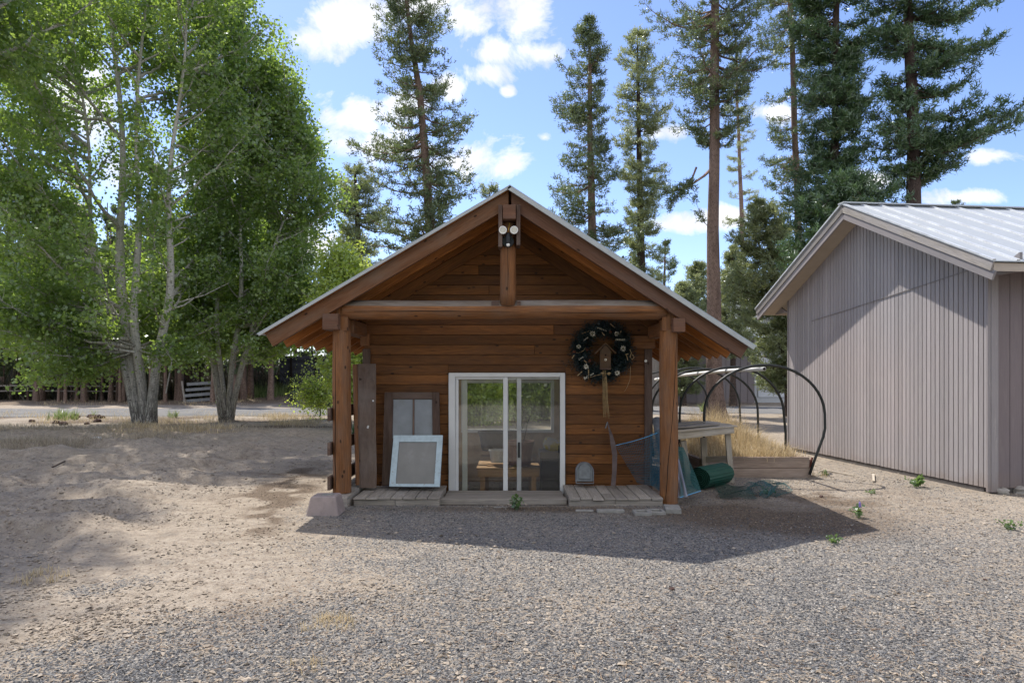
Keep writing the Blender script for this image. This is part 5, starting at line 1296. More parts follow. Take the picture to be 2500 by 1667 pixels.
            for p, d, f in pp:
                if f < .35 and L > 1.2: continue
                for s_ in range(3):
                    rv = Vector((R.uniform(-1, 1), R.uniform(-1, 1), R.uniform(-.7, .8))).normalized(); tl = R.uniform(.25, .75)
                    q = p+(d*.4+rv*.9)*tl; seg(p, q, .008, .003); CC.append(q); CC.append(p.lerp(q, .6))
        CC = np.array([tuple(c) for c in CC])
        V, F_, T_ = leaves(CC, lper, .14, lsize, seed)
        for (pl_, w) in extra:
            pts = [P(a, b, Y-.9) for a, b in pl_]
            for i in range(len(pts)-1): seg(pts[i], pts[i+1], w*(1-i/len(pts)), w*(1-(i+1)/len(pts)))
    VS, FS = sticks(np.array([tuple(a) for a in S0]), np.array([tuple(a) for a in S1]), np.array(Ra)*rscale, np.array(Rb)*rscale, 4 if kind != 'pine' else 3)
    raw_mesh('branches', VS, FS, mats[0], t, uv=np.tile(np.array([[0, 0], [0, .05], [.3, .05], [.3, 0]]), (len(FS), 1)), smooth=True)
    raw_mesh('crown', V, F_, mats[1], t, tint=T_)
    return t
PM = (BARKP, NDG); PD = (BARKD, NDD); PY = (BARKD, NDY)
tree('pine_tree', 'tall pine with a slightly bent trunk rising behind the left slope of the cabin roof', 'pine tree', 22,
     [[(1062, 1030, 46), (1052, 600, 30), (1040, 400, 24), (1025, 230, 20), (1004, 100, 15), (985, -60, 10), (980, -170, 6)]],
     [(-170, 940, 1010), (0, 905, 1085), (60, 908, 1105), (105, 900, 1112), (150, 925, 1075), (195, 895, 1128), (240, 925, 1118), (268, 958, 1105), (295, 868, 1165), (335, 860, 1198), (385, 862, 1190), (425, 858, 1165), (470, 848, 1155), (520, 835, 1140), (600, 845, 1115), (690, 880, 1100)],
     mats=PM, seed=11, drop=.2, per=6, whorl=.33)
tree('pine_tree', 'olive green pine peeking out between the aspens and the taller bent pine', 'pine tree', 28,
     [[(884, 1006, 34), (880, 700, 22), (872, 520, 15), (866, 400, 5)]],
     [(398, 855, 876), (430, 822, 905), (500, 815, 970), (560, 818, 990), (620, 822, 965), (690, 840, 950), (760, 860, 930)], mats=PY, seed=12, drop=.1, per=8, whorl=.36)
tree('pine_tree', 'small thin pine tip showing just left of the cabin ridge', 'pine tree', 34,
     [[(1192, 990, 16), (1192, 600, 9), (1196, 462, 3)]], [(418, 1190, 1200), (455, 1165, 1225), (520, 1150, 1240), (640, 1150, 1245)], mats=PY, seed=13, drop=.35, per=4, whorl=.5)
tree('pine_tree', 'straight narrow pine with a pointed top, just right of the cabin ridge', 'pine tree', 26,
     [[(1452, 1012, 38), (1446, 580, 26), (1440, 300, 17), (1440, 120, 9), (1439, 48, 4)]],
     [(48, 1432, 1448), (80, 1405, 1470), (130, 1392, 1497), (172, 1350, 1478), (220, 1358, 1492), (258, 1348, 1490), (300, 1358, 1502), (350, 1350, 1512), (400, 1368, 1505), (432, 1345, 1525), (482, 1315, 1535), (540, 1335, 1545), (600, 1390, 1560), (680, 1400, 1550)], mats=PM, seed=14, drop=.2, per=6, whorl=.34)
tree('pine_tree', 'narrow olive pine directly right of the straight pointed pine', 'pine tree', 28.5,
     [[(1572, 1003, 36), (1566, 640, 24), (1560, 350, 16), (1556, 80, 4)]],
     [(75, 1548, 1562), (110, 1515, 1602), (155, 1508, 1645), (200, 1503, 1615), (250, 1500, 1622), (300, 1498, 1642), (350, 1488, 1612), (400, 1500, 1612), (442, 1508, 1655), (500, 1528, 1642), (560, 1528, 1622), (620, 1540, 1625), (690, 1540, 1645)], mats=(BARKD, NDY), seed=15, drop=.2, per=6, whorl=.34)
tree('pine_tree', 'big ponderosa pine with a thick bare reddish trunk standing right of the cabin', 'pine tree', 22.5,
     [[(1748, 1030, 50), (1744, 900, 38), (1741, 560, 34), (1745, 300, 31), (1745, 100, 27), (1746, -170, 20)]],
     [(-170, 1580, 1900), (0, 1540, 1880), (30, 1560, 1850), (100, 1598, 1860), (160, 1585, 1905), (205, 1612, 1862), (260, 1635, 1850), (305, 1650, 1850), (345, 1690, 1790)], mats=PM, seed=16, drop=.2, per=7, bare=.25,
     extra=(((1738, 412), (1612, 478), 1.6), ((1700, 408), (1640, 505), 1.2), ((1736, 560), (1694, 480), .3)))
tree('pine_tree', 'slim tall pine with sparse branches between the big ponderosa and the dense dark pine', 'pine tree', 26,
     [[(1955, 1010, 30), (1950, 600, 20), (1940, 300, 18), (1930, 0, 15), (1926, -170, 12)]],
     [(-170, 1840, 2000), (0, 1832, 1992), (60, 1850, 1990), (120, 1862, 2000), (200, 1872, 1992), (260, 1860, 1985), (330, 1850, 1990), (400, 1852, 1990), (470, 1860, 1992), (560, 1880, 1990)], mats=(BARKP, NDG), seed=17, drop=.45, per=5, bare=.5)
tree('pine_tree', 'dense dark green pine in front of the slim one, left of the thickest trunk', 'pine tree', 20.5,
     [[(2034, 1040, 30), (2036, 470, 24), (2040, 200, 20), (2042, -170, 16)]],
     [(-170, 1950, 2140), (0, 1925, 2150), (40, 1915, 2152), (95, 1935, 2150), (140, 1965, 2105), (175, 1975, 2095), (205, 1925, 2130), (262, 1925, 2145), (300, 1985, 2090), (335, 1945, 2110), (380, 1965, 2100), (440, 1940, 2100), (520, 1900, 2120)], mats=PD, seed=18, drop=.05, per=7, whorl=.32, nneed=30, nl=.15, nw=.034, twl=.34, bare=-.6)
tree('pine_tree', 'young bushy dark pine behind the ridge of the shed roof', 'pine tree', 18.6,
     [[(2035, 1045, 26), (2035, 640, 18), (2050, 440, 5)]],
     [(436, 2040, 2062), (470, 1990, 2165), (520, 1900, 2195), (600, 1892, 2170), (700, 1900, 2150)], mats=PD, seed=19, drop=.0, per=8, whorl=.26, nneed=30, nl=.15, nw=.034, twl=.34, bare=-.6)
tree('pine_tree', 'largest dark pine with a thick trunk behind the shed and a long branch reaching right', 'pine tree', 20,
     [[(2236, 1040, 50), (2232, 490, 40), (2226, 200, 32), (2216, 0, 26), (2210, -170, 22)]],
     [(-170, 2100, 2400), (0, 2080, 2430), (30, 2098, 2422), (70, 2108, 2392), (120, 2118, 2402), (165, 2120, 2385), (200, 2150, 2362), (228, 2160, 2350), (246, 2210, 2245), (262, 2208, 2245), (275, 2110, 2340), (300, 2078, 2440), (340, 2060, 2450), (378, 2060, 2420), (405, 2090, 2385), (425, 2180, 2330), (435, 2200, 2300)], mats=PD, seed=20, drop=.12, per=7, whorl=.33, nneed=30, nl=.15, nw=.034, twl=.34, bare=-.3,
     extra=(((2232, 345), (2492, 288, 1.0), 1.7), ((2232, 350), (2470, 322, 1.5), 1.5), ((2230, 330), (2440, 285, .5), 1.4), ((2230, 100), (2420, 128, .6), 1.4), ((2228, 40), (2425, 18, .6), 1.4)))
tree('dead_pine', 'thin nearly bare pine stem just right of the big ponderosa trunk', 'pine tree', 47,
     [[(1818, 969, 18), (1812, 560, 14), (1806, 400, 11), (1800, 250, 8), (1797, 100, 5)]],
     [(120, 1780, 1830), (260, 1770, 1840), (400, 1775, 1850), (440, 1768, 1865), (500, 1762, 1870), (580, 1770, 1880)], mats=(BARKP, NDY), seed=21, drop=.45, per=4, bare=.8, whorl=.55)
tree('pine_tree', 'wide olive lodgepole pine with drooping boughs filling the gap between cabin and shed', 'pine tree', 25,
     [[(1940, 1020, 34), (1905, 760, 20), (1872, 560, 10), (1862, 490, 4)]],
     [(488, 1850, 1868), (530, 1822, 1910), (580, 1785, 1950), (640, 1765, 1945), (710, 1755, 1930), (790, 1788, 1935), (850, 1795, 1935), (895, 1815, 1930), (945, 1845, 1930)], mats=PY, seed=22, drop=.05, per=8, whorl=.27, nneed=26, nl=.14, nw=.034)
tree('pine_tree', 'pale green young conifer just left of the ponderosa trunk, beyond the cabin eave', 'pine tree', 38,
     [[(1700, 982, 16), (1700, 800, 10), (1705, 640, 3)]], [(636, 1700, 1710), (680, 1665, 1745), (740, 1650, 1765), (820, 1640, 1770), (900, 1645, 1765)], mats=PY, seed=23, drop=0, per=9, whorl=.3)
tree('pine_tree', 'short pale green conifer between the tiered dark one and the ponderosa', 'pine tree', 34,
     [[(1668, 990, 14), (1668, 800, 9), (1668, 690, 3)]], [(686, 1663, 1672), (730, 1640, 1705), (790, 1620, 1725), (860, 1615, 1735), (950, 1620, 1730)], mats=PY, seed=26, drop=0, per=9, whorl=.3)
tree('pine_tree', 'bushy olive conifer just right of the ponderosa trunk, left of the lodgepole', 'pine tree', 33,
     [[(1790, 992, 16), (1790, 760, 10), (1788, 600, 3)]], [(596, 1784, 1792), (650, 1758, 1830), (720, 1745, 1850), (800, 1745, 1850), (860, 1755, 1850)], mats=PY, seed=27, drop=0, per=9, whorl=.3)
tree('pine_tree', 'small dark conifer with tiered branches left of the pale young one', 'pine tree', 36,
     [[(1624, 985, 14), (1622, 700, 8), (1624, 584, 3)]], [(582, 1620, 1628), (620, 1600, 1655), (680, 1595, 1660), (760, 1590, 1660)], mats=PM, seed=24, drop=.25, per=4, whorl=.5)
tree('pine_tree', 'tiny distant pine tip poking above the shed roof', 'pine tree', 44,
     [[(2335, 973, 10), (2335, 600, 6), (2333, 495, 1.5)]], [(476, 2330, 2336), (500, 2322, 2346), (600, 2310, 2360)], mats=PM, seed=25, drop=.1, per=4, whorl=.5)
# ---- aspens
AS = (BARKA, LEAFA)
tree('aspen_tree', 'big multi-stemmed aspen with pale blotched trunks, the nearer left one', 'aspen', 20.5,
     [[(338, 1034, 26), (318, 900, 27), (300, 700, 26), (296, 400, 20), (286, 200, 15), (275, 0, 10), (270, -150, 6)],
      [(352, 1036, 24), (352, 900, 22), (352, 760, 20), (368, 480, 15), (378, 300, 12), (392, 80, 8), (400, -150, 5)],
      [(366, 1036, 26), (398, 870, 20), (425, 720, 20), (446, 500, 15), (465, 250, 10), (482, 30, 6)],
      [(334, 1030, 18), (300, 880, 17), (268, 740, 15), (238, 550, 12), (212, 300, 9), (192, 80, 6)]],
     [(-170, 60, 560), (0, -40, 600), (200, -90, 600), (500, -110, 590), (760, -110, 540), (850, -60, 505), (900, 0, 480), (932, 60, 330)],
     kind='leaf', mats=AS, seed=31, nlimb=215, lsize=.10, lper=17, zmin=2.3, gaps=((235, 330, 150, 200, .62), (330, 250, 60, 200, .5), (170, 480, 120, 120, .4), (320, 960, 60, 80, .9)), sag=.1,
     extra=(([(330, 860), (270, 850), (230, 800), (150, 800)], .035), ([(400, 790), (430, 740), (500, 720), (560, 690)], .03), ([(405, 960), (420, 880), (405, 850), (370, 835)], .022)))
tree('aspen_tree', 'second aspen clump with four smooth stems, between the big aspen and the cabin', 'aspen', 23,
     [[(542, 1024, 14), (524, 930, 14), (506, 830, 15), (498, 700, 11), (505, 450, 8), (530, 200, 5), (540, 50, 3)],
      [(550, 1024, 12), (546, 900, 11), (548, 700, 11), (552, 450, 8), (560, 200, 6), (565, 0, 3)],
      [(557, 1024, 14), (570, 920, 13), (585, 800, 14), (602, 600, 10), (618, 400, 7), (612, 150, 4)],
      [(563, 1024, 14), (590, 900, 13), (622, 800, 14), (665, 680, 10), (705, 540, 7), (725, 400, 4)]],
     [(-60, 540, 590), (0, 470, 622), (100, 450, 664), (170, 445, 702), (240, 445, 722), (300, 440, 752), (350, 436, 790), (450, 430, 806), (550, 430, 804), (650, 428, 802), (750, 425, 796), (820, 440, 770), (862, 470, 700)],
     kind='leaf', mats=AS, seed=32, nlimb=300, lsize=.098, lper=18, zmin=1.9, gaps=((640, 500, 60, 60, .5), (550, 950, 80, 60, .9)), sag=.1,
     extra=(([(470, 795), (520, 770), (600, 750), (650, 700), (690, 655)], .04), ([(600, 750), (680, 690), (700, 660)], .02), ([(650, 700), (655, 660)], .012), ([(500, 795), (560, 780), (590, 800), (640, 790)], .015), ([(540, 785), (600, 770), (640, 780)], .012), ([(620, 720), (670, 715), (705, 700)], .01)))
tree('aspen_tree', 'tall aspen mostly outside the left edge, its boughs hanging into the top left corner', 'aspen', 14.5,
     [[(-300, 1090, 44), (-290, 700, 32), (-270, 300, 26), (-250, -200, 20), (-240, -700, 10)], [(-280, 1090, 34), (-200, 600, 26), (-120, 100, 18), (-60, -500, 8)]],
     [(-760, -320, 90), (-600, -440, 215), (-330, -500, 235), (-120, -560, 130), (-20, -600, 30), (200, -560, -40)], kind='leaf', mats=AS, seed=33, nlimb=155, lsize=.10, lper=19, minpy=-900, sag=.1)
tree('aspen_sapling', 'bright green young aspen right behind the left porch post', 'aspen', 19,
     [[(852, 1045, 12), (846, 900, 9), (835, 750, 6), (825, 640, 3)]], [(625, 815, 850), (680, 800, 880), (760, 795, 905), (850, 812, 905), (930, 830, 900), (975, 835, 890)], kind='leaf', mats=(BARKA, LEAFY), seed=34, nlimb=120, lsize=.08, lper=16)
tree('aspen_sapling', 'young aspen seen through the glass door and the back window, left one', 'aspen', 21,
     [[(1130, 1038, 12), (1135, 850, 8), (1130, 700, 4)]], [(780, 1110, 1160), (850, 1050, 1210), (960, 1050, 1220), (1030, 1070, 1200)], kind='leaf', mats=(BARKA, LEAFY), seed=35, nlimb=150, lsize=.085, lper=18)
tree('aspen_sapling', 'young aspen seen through the back window beside the bare plant, right one', 'aspen', 23,
     [[(1290, 1026, 12), (1285, 850, 8), (1290, 720, 4)]], [(780, 1270, 1310), (850, 1210, 1390), (960, 1200, 1400), (1022, 1220, 1390)], kind='leaf', mats=(BARKA, LEAFY), seed=36, nlimb=170, lsize=.085, lper=18)
SAP = None
tree('staked_sapling', 'small leafy sapling with thin stakes out by the lane left of the porch', 'sapling', 23.5,
     [[(782, 1016, 2.4), (782, 980, 2), (776, 940, 1)], [(768, 1017, 1.6), (774, 985, 1.5), (780, 952, 1.5)]], [(934, 765, 795), (955, 748, 800), (975, 755, 800), (992, 765, 795)], kind='leaf', mats=(BARKA, LEAFY), seed=37, nlimb=26, lsize=.07, lper=7)
# ------------------------------------------------------------------ the wood behind the lane
def copy_tree(o, loc, rz, sc, label, group):
    c = o.copy(); COL.objects.link(c); c.location = loc; c.rotation_euler = (0, 0, rz); c.scale = sc; c['label'] = label; c['group'] = group
    for ch in o.children:
        d = ch.copy(); COL.objects.link(d); d.parent = c
    return c
protos = []
for k in range(3):
    protos.append(tree('pine_tree', 'lean dark pine at the near edge of the wood beyond the lane', 'pine tree', 40,
        [[(100+k*170, 978, [13, 10, 15][k]), (102+k*170, 800, [11, 8, 12][k]), (100+k*170, 560, 3)]],
        [([540, 600, 575][k], 98+k*170, 103+k*170), (640, 60+k*170, 140+k*170), (760, 45+k*170, 155+k*170), ([860, 880, 845][k], 45+k*170, 155+k*170), (885, 70+k*170, 130+k*170)],
        mats=(BARKP, NDG), seed=41+k, whorl=.55, per=5, nneed=18, nl=.2, nw=.06, twl=.5, drop=.15, group='pines of the wood beyond the lane', minpy=500))
rw = random.Random(5)
def where(px):
    return ('behind the far left edge' if px < 150 else 'seen left of the big aspen' if px < 300 else 'seen between the two aspen clumps' if px < 520 else 'right of the second aspen clump' if px < 700 else 'near the dark board barn')
spots = [(x, rw.uniform(38, 47)) for x in (8, 45, 78, 118, 150, 175, 205, 232, 262, 288, 318, 372, 402, 430, 462, 490, 520, 596, 612, 630, 646, 660, 674)]
desc = ['stout', 'thin', 'crooked', 'short', 'tall', 'dark']
for i, (px, Y) in enumerate(spots):
    o = protos[i % 3]; s = rw.uniform(.8, 1.15)
    copy_tree(o, (GX(px, Y), Y, 0), rw.uniform(0, 6), (s, s, s*rw.uniform(1.1, 1.4)), 'dark pine of the wood beyond the lane, trunk shaded, '+where(px), 'pines of the wood beyond the lane')
for i, (px, Y, s) in enumerate([(720, 52, 1.1), (760, 56, 1.0), (800, 50, .9), (850, 54, 1.0), (905, 48, .8), (950, 52, .9), (1120, 50, .75), (1180, 46, .62), (1245, 44, .55), (1310, 46, .62), (1350, 42, .5), (1400, 52, .7), (1500, 50, .8), (1545, 52, .75), (1610, 55, .9), (1660, 58, .9), (1775, 52, .95), (1820, 55, 1.0), (1905, 56, 1.0), (1985, 58, 1.2), (2060, 52, 1.1), (2150, 60, 1.2)]):
    o = protos[i % 3]
    copy_tree(o, (GX(px, Y), Y, 0), rw.uniform(0, 6), (s, s, s), 'distant pine in the tree line behind the cabin and garages, mostly hidden', 'distant pines behind the buildings')
for i, (px, Y, s) in enumerate([(-60, 42, 1.1), (30, 52, 1.2), (120, 54, 1.2), (215, 53, 1.2), (330, 55, 1.2), (420, 54, 1.2), (540, 55, 1.2), (640, 52, 1.15)]):
    o = protos[(i+1) % 3]
    copy_tree(o, (GX(px, Y), Y, 0), rw.uniform(0, 6), (s, s, s*1.15), 'deep dark pine farther back in the wood, only glimpsed between trunks', 'pines deep in the wood')
for i in range(44):
    Y = rw.uniform(36.8, 46); px = rw.uniform(-20, 690); s = rw.uniform(.38, .6)
    if 440 < px < 540 and Y < 40: Y = 44
    copy_tree(protos[i % 3], (GX(px, Y), Y, 0), rw.uniform(0, 6), (s, s, rw.uniform(.7, 1.0)), 'skinny dark pine pole crowded in the wood beyond the lane', 'skinny pines crowded in the wood')
# pole fence along the wood
fe = thing('pole_fence', 'long low pole fence running through the shade at the edge of the wood', 'fence', (GX(160, 41), 41, 0))
m = MB(); 
for z, dx in ((.86, 0), (.55, .1)): m.tube([(GX(x, 41), 41+.05*math.sin(x), z+.02*math.sin(x*.1)) for x in (-80, 0, 80, 160, 240, 310)], .045, 6)
m.build('rail', W_GRAY, fe)
for x in range(-60, 320, 42):
    m = MB(); m.tube([(GX(x, 41), 41.06, -.1), (GX(x, 41), 41.06, 1.0)], .06, 7); m.build('fence_post', W_DARK, fe)
# brush under the pines
BRUSH = leafmat('dry_brush', [(0, (.02, .018, .012)), (.6, (.05, .045, .028)), (1, (.13, .12, .07))], (.1, .1, .05), .25, .02)
r = np.random.default_rng(8)
def blades(name, pts, n, h, w, mat, label, spread=.12, lean=.5, seed=1, org=None, kind='stuff', cat=None, curl=1.0):
    r = np.random.default_rng(seed); pts = np.asarray(pts, float); m = len(pts); N = m*n
    c = np.repeat(pts[:, :2], n, 0)+r.normal(0, 1, (N, 2))*np.repeat(spread*np.ones(m), n)[:, None]
    hh = np.repeat(pts[:, 3] if pts.shape[1] > 3 else np.full(m, h), n)*r.uniform(.45, 1.15, N)
    z = Hh(c[:, 0], c[:, 1]) if pts.shape[1] < 3 or np.all(pts[:, 2] == 0) else np.repeat(pts[:, 2], n)
    a = r.uniform(0, 6.28, N); ln = np.abs(r.normal(0, lean, N)); dx, dy = np.cos(a)*ln, np.sin(a)*ln
    b = np.stack([c[:, 0], c[:, 1], z], -1); mid = b+np.stack([dx*hh*.35, dy*hh*.35, hh*.6], -1); tp = b+np.stack([dx*hh*curl, dy*hh*curl, hh*(1-.25*ln)], -1)
    aa = r.uniform(0, 6.28, N); s = np.stack([np.cos(aa), np.sin(aa), 0*aa], -1)*w*.5
    V = np.stack([b-s, b+s, mid+s*.7, mid-s*.7, tp+s*.15, tp-s*.15], 1).reshape(-1, 3)
    f = np.array([[0, 1, 2, 3], [3, 2, 4, 5]]); Fa = ((np.arange(N)*6)[:, None, None]+f).reshape(-1, 4)
    o = raw_mesh(name, V, Fa, mat, None, org, tint=np.repeat(np.clip(r.uniform(0, 1, N), 0, 1), 6)); tag(o, label, cat, None, kind); return o
pts = [(GX(x, y), y) for x, y in zip(r.uniform(-80, 690, 420), r.uniform(41.5, 48, 420))]
blades('underbrush', pts, 18, 1.7, .05, BRUSH, 'tangled dark brush and dead twigs filling the wood beyond the lane', .5, 1.3, 3)
DRY = leafmat('dry_grass', [(0, (.30, .23, .13)), (.5, (.52, .41, .25)), (1, (.70, .58, .38))], (.7, .56, .32), .35, .02)
DRYG = leafmat('gray_dry_grass', [(0, (.20, .165, .12)), (.5, (.37, .31, .23)), (1, (.52, .45, .34))], (.5, .42, .3), .35, .02)
GRN = leafmat('fresh_grass', [(0, (.07, .12, .03)), (.6, (.17, .24, .07)), (1, (.32, .36, .14))], (.36, .44, .12), .4, .04)
def field(n, x0, x1, y0, y1, seed, thr=.5, sc=.5):
    r = np.random.default_rng(seed); px = r.uniform(x0, x1, n); py = r.uniform(y0, y1, n); Yv = CAMZ*F/(py-HY); X_ = (px-CX)/F*Yv
    k = fbm(X_*sc, Yv*sc, seed+3) > thr; return np.stack([X_[k], Yv[k]], -1)
blades('dry_grass', np.concatenate([field(620, -60, 240, 1042, 1118, 1, .45), field(300, 230, 790, 1018, 1060, 2, .5), field(150, 250, 420, 1040, 1085, 3, .45)]), 16, .2, .008, DRYG, 'gray-tan clumps of dry grass on the sand below the aspens', .2, 1.1, 5)
blades('dry_grass', np.concatenate([field(150, 0, 760, 1008, 1024, 17, .5), field(120, 100, 800, 978, 990, 18, .5), field(260, 300, 560, 1030, 1062, 7, .45), field(160, 640, 760, 1015, 1040, 8, .4), field(80, 100, 330, 1018, 1045, 9, .5)]), 10, .22, .010, DRY, 'yellow straw grass in the sunny strip near the aspen trunks', .2, .9, 6)
# weeds in the raised bed
r = np.random.default_rng(12); n = 330; xs = r.uniform(2.9, 4.3, n); ys = r.uniform(10.3, 15.4, n); hh = .2+.6*np.exp(-((ys-12.4)/1.1)**2-((xs-3.65)/.5)**2)
blades('dry_weeds', np.stack([xs, ys, np.full(n, .24), hh], -1), 46, .3, .0065, DRY, 'mass of straw-yellow dead weeds growing in the raised bed', .12, .75, 7)
r = np.random.default_rng(14); n = 14; xs = r.uniform(3.5, 4.2, n)
blades('dry_weeds', np.stack([xs, np.full(n, 10.12), np.full(n, .30), np.full(n, .3)], -1), 4, .3, .005, DRY, 'few pale dead stalks hanging over the front plank of the raised bed', .04, 1.4, 8)
def tuftpts(px, py, rad, n, seed): r = np.random.default_rng(seed); c = GP(px, py); return np.stack([c.x+r.normal(0, rad, n), c.y+r.normal(0, rad*.8, n)], -1)
def tuft(px, py, rad, n, h, mat, label, name='dry_tuft', per=12, w=.006, seed=1, lean=.6):
    c = GP(px, py); blades(name, tuftpts(px, py, rad, n, seed), per, h, w, mat, label, .03, lean, seed, (c.x, c.y, 0), 'thing', 'plant')
tuft(808, 1522, .07, 10, .07, DRY, 'dry tan tuft in the gravel at the lower left of centre', seed=21, w=.004, per=16, lean=.9)
tuft(105, 1415, .09, 9, .07, DRY, 'small dry tuft on the shaded sand near the left edge', seed=22, w=.005, per=14)
tuft(760, 1620, .04, 4, .05, DRY, 'tiny dry tuft in the gravel near the bottom edge', seed=23, w=.004)
tuft(160, 1024, .35, 16, .4, GRN, 'green grass clump beside the rocks by the lane', 'grass_clump', 14, .02, 24)
tuft(425, 1020, .12, 5, .3, GRN, 'thin upright green weed between the two aspen clumps', 'weed', 10, .02, 25)
tuft(540, 985, .2, 5, .2, GRN, 'small green tuft at the foot of the pallet stack', 'weed', 10, .02, 27)
blades('grass_bank', np.stack([np.random.default_rng(3).uniform(GX(585, 43), GX(720, 43), 160), np.random.default_rng(4).uniform(40.5, 44.5, 160)], -1), 16, .7, .03, GRN, 'pale green grass covering the low bank left of the dark barn', .3, .4, 28)
tuft(1718, 1006, .18, 8, .45, GRN, 'green weed growing against the foot of the ponderosa trunk', 'weed', 10, .02, 29)
# leafy weeds
LW = leafmat('weed_leaf', [(0, (.05, .10, .03)), (.6, (.11, .18, .05)), (1, (.2, .27, .09))], (.25, .4, .08), .4, .06)
def weed(px, py, h, n, s, label, seed, spread=.06, flower=None, z=0.0):
    c = GP(px, py); r = random.Random(seed); t = thing('weed', label, 'weed', (c.x, c.y, z)); P0 = []; P1 = []; cc = []
    for k in range(n):
        b = Vector((c.x+r.uniform(-.02, .02), c.y+r.uniform(-.02, .02), z)); e = b+Vector((r.uniform(-1, 1)*spread, r.uniform(-1, 1)*spread, h*r.uniform(.5, 1)))
        P0.append(b); P1.append(e); cc += [tuple(b.lerp(e, f)) for f in (.5, .75, 1)]
    V, F_ = sticks(P0, P1, .003, .0015, 4); raw_mesh('stalks', V, F_, LW, t, tint=np.full(len(V), .4))
    V, F_, T_ = leaves(np.array(cc), 3, .018, s, seed, .8); raw_mesh('leaf_cluster', V, F_, LW, t, tint=T_)
    if flower:
        m = MB(); m.lathe((c.x+.005, c.y, z+h), [(0, -.02), (.014, -.01), (.012, .03), (0, .05)], 8); m.build('flower', plain('purple_flower', (.22, .16, .42), .7), t)
weed(1262, 1246, .16, 7, .045, 'small green plant sprouting in front of the door step', 51, .07)
weed(2238, 1186, .12, 7, .07, 'broad-leaved green weed on the gravel beside the shed wall', 52, .1)
weed(2098, 1264, .13, 8, .035, 'green weed with one purple flower on the dirt left of the shed corner', 53, .06, True)
weed(2040, 1326, .06, 6, .03, 'low green weed at the tip of the cabin shadow', 54, .06)
weed(2466, 1292, .08, 7, .03, 'low green weed near the right edge of the picture', 55, .07)
weed(2012, 1160, .07, 5, .035, 'little green weed between raised bed and shed', 56, .06)
weed(2130, 1205, .05, 5, .022, 'sparse pale weed in front of the shed wall', 57, .08)
weed(1870, 1205, .07, 6, .03, 'green sprout poking through the teal netting heap', 58, .07)
tuft(1990, 1163, .06, 5, .12, DRY, 'dry tuft at the foot of the nearest hoop', seed=59, w=.004)
tuft(869, 1060, .2, 8, .3, leafmat('deep_green_herb', [(0, (.02, .08, .02)), (1, (.05, .18, .05))], (.08, .25, .05), .35, .05), 'dark green herb patch seen between post and slab', 'herb_patch', 26, .02, 60)
# stones by the lane and odd bits
RDK = plain('dark_lava_rock', (.075, .045, .038), .95, nsc=10, nv=.5, bump=.5)
for i, (px, py, s) in enumerate(((182, 1020, .17), (222, 1018, .13), (231, 1022, .16), (242, 1021, .15), (238, 1030, .12), (250, 1020, .11), (138, 1034, .12), (155, 1037, .13), (78, 1030, .1), (212, 1036, .08))):
    p = GP(px, py); rock(p.x, p.y, s, 'dark reddish rock lying beside the lane left of the big aspen', RDK, 'dark rocks beside the lane')
for i, (px, py, s, lab) in enumerate(((1640, 1438, .022, 'small brown pine cone lying alone on the open gravel'), (2405, 1415, .014, 'brown clod on the gravel toward the right edge'), (1345, 1370, .012, 'tiny brown clod on gravel below the door'), (2005, 1212, .028, 'dark clod on the dirt between the cabin shadow and the shed'))):
    p = GP(px, py); rock(p.x, p.y, s, lab, RDK, None, 'pine_cone' if i == 0 else 'clod')
p = GP(237, 1083); rock(p.x, p.y, .1, 'crumpled white scrap lying in the dry grass at left', plain('white_scrap', (.7, .7, .7), .6), None, 'paper_scrap', sc=(1, .8, .35))
for a, b, lab in (((128, 1150), (168, 1126), 'crooked dead stick on the sandy furrows at the left'), ((586, 1045), (604, 1033), 'short dead stick beside the second aspen')):
    q0, q1 = GP(*a), GP(*b); z0, z1 = HZ(q0.x, q0.y), HZ(q1.x, q1.y)
    m = MB(); m.tube([(q0.x, q0.y, z0+.03), ((q0.x+q1.x)/2+.06, (q0.y+q1.y)/2, (z0+z1)/2+.07), (q1.x, q1.y, z1+.05)], [.014, .011, .006], 6); tag(m.build('stick', BARKD, None, (q0.x, q0.y, z0)), lab, 'stick')
# stacked pallets
t = thing('pallet_stack', 'weathered white pallet leaning frame standing across the lane behind the aspens', 'pallet', (GX(490, 38), 38, 0))
for k in range(4):
    m = MB(); a = P(447+k*3, 980-k*14, 38); b = P(535, 972-k*13, 38.8); m.bar(a, b, .05, .16); m.build('board', plain('pale_old_paint', (.25, .255, .27), .8, nv=.2) if k == 0 else bpy.data.materials['pale_old_paint'], t)
for x in (452, 530):
    m = MB(); m.bar(P(x, 984, 37.95), P(x-8, 930, 38.1), .07, .07); m.build('upright', W_GRAY, t)
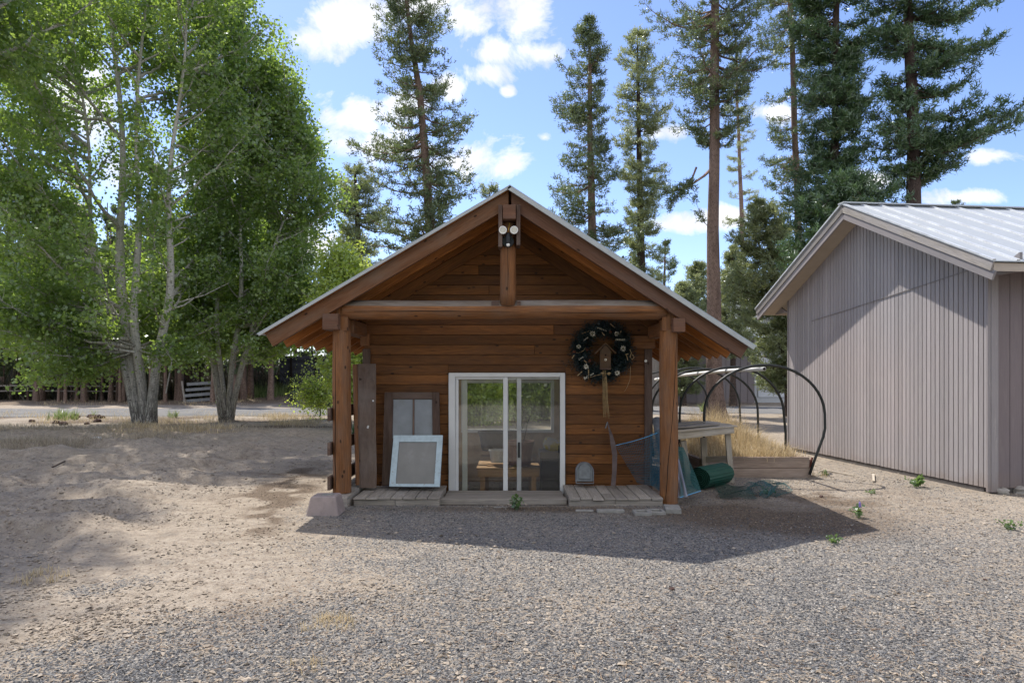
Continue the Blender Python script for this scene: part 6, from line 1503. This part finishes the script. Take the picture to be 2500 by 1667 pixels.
# dark board barn
b_ = thing('dark_barn', 'dark blue-gray board barn wall beyond the lane left of the porch', 'barn', (GX(745, 42), 42, 0))
DKB = plain('dark_barn_board', (.035, .038, .048), .8, nsc=3, nv=.3, tv=.3)
m = MB(); z = .12
while z < 2.5: m.b2(GX(683, 42), GX(900, 42), 42-.03, 42.03, z, z+.2); z += .215
m.b2(GX(683, 42), GX(900, 42), 42.05, 45, 0, 2.5)
m.build('board_wall', DKB, b_)
for x in (712, 772, 830): m = MB(); m.b2(GX(x, 42)-.05, GX(x, 42)+.05, 41.88, 41.96, 0, 2.6); m.build('wall_post', CRACK, b_)
# flat trailer
t = thing('utility_trailer', 'low dark flatbed trailer with a front jack parked in front of the dark barn', 'trailer', (GX(780, 33), 33, 0))
m = MB(); m.b2(GX(735, 33), GX(850, 33), 32.2, 34, .55, .66); m.build('flatbed', W_GRAY, t); m = MB(); m.bar(P(722, 960, 33), P(800, 962, 33), .08, .1); m.build('drawbar', BLACKP, t)
m = MB(); m.bar(P(726, 955, 33), P(726, 984, 33), .06, .06); m.bar(P(735, 955, 33), P(735, 984, 33), .05, .05); m.build('jack', GALVD, t)
for x in (778, 800):
    m = MB(); m.lathe((GX(x, 32.3), 32.1, .33), [(.12, -.09), (.33, -.09), (.34, 0), (.33, .09), (.12, .09), (.1, 0), (.12, -.09)], 18, R=Matrix.Rotation(math.radians(90), 3, 'X')); m.build('wheel', BLACKP, t)
m = MB(); m.lathe((GX(714, 33), 33.1, .45), [(0, -.1), (.25, -.09), (.29, 0), (.25, .09), (0, .1)], 12, R=Matrix.Rotation(math.radians(90), 3, 'X')); m.build('spare_tyre', BLACKP, t)

r = np.random.default_rng(18); pts = [(GX(x, 54), y) for x, y in zip(r.uniform(-120, 900, 520), r.uniform(50, 58, 520))]
blades('underbrush', pts, 16, 3.2, .09, BRUSH, 'tall dark thicket closing the view deep in the wood', .6, .5, 31)

# trees on the far side of the yard, mirrored in the glass door
src = [o for o in bpy.data.objects if o.name.startswith('aspen_sapling') and o.parent is None][1]
for x, y, sc_ in ((-7, -17, 2.6), (-1.5, -20, 3.0), (3.5, -17, 2.5), (9, -19, 2.8)):
    copy_tree(src, (x, y, 0), x, (sc_, sc_, sc_), 'leafy tree standing across the yard, seen only mirrored in the glass door', 'trees across the yard')
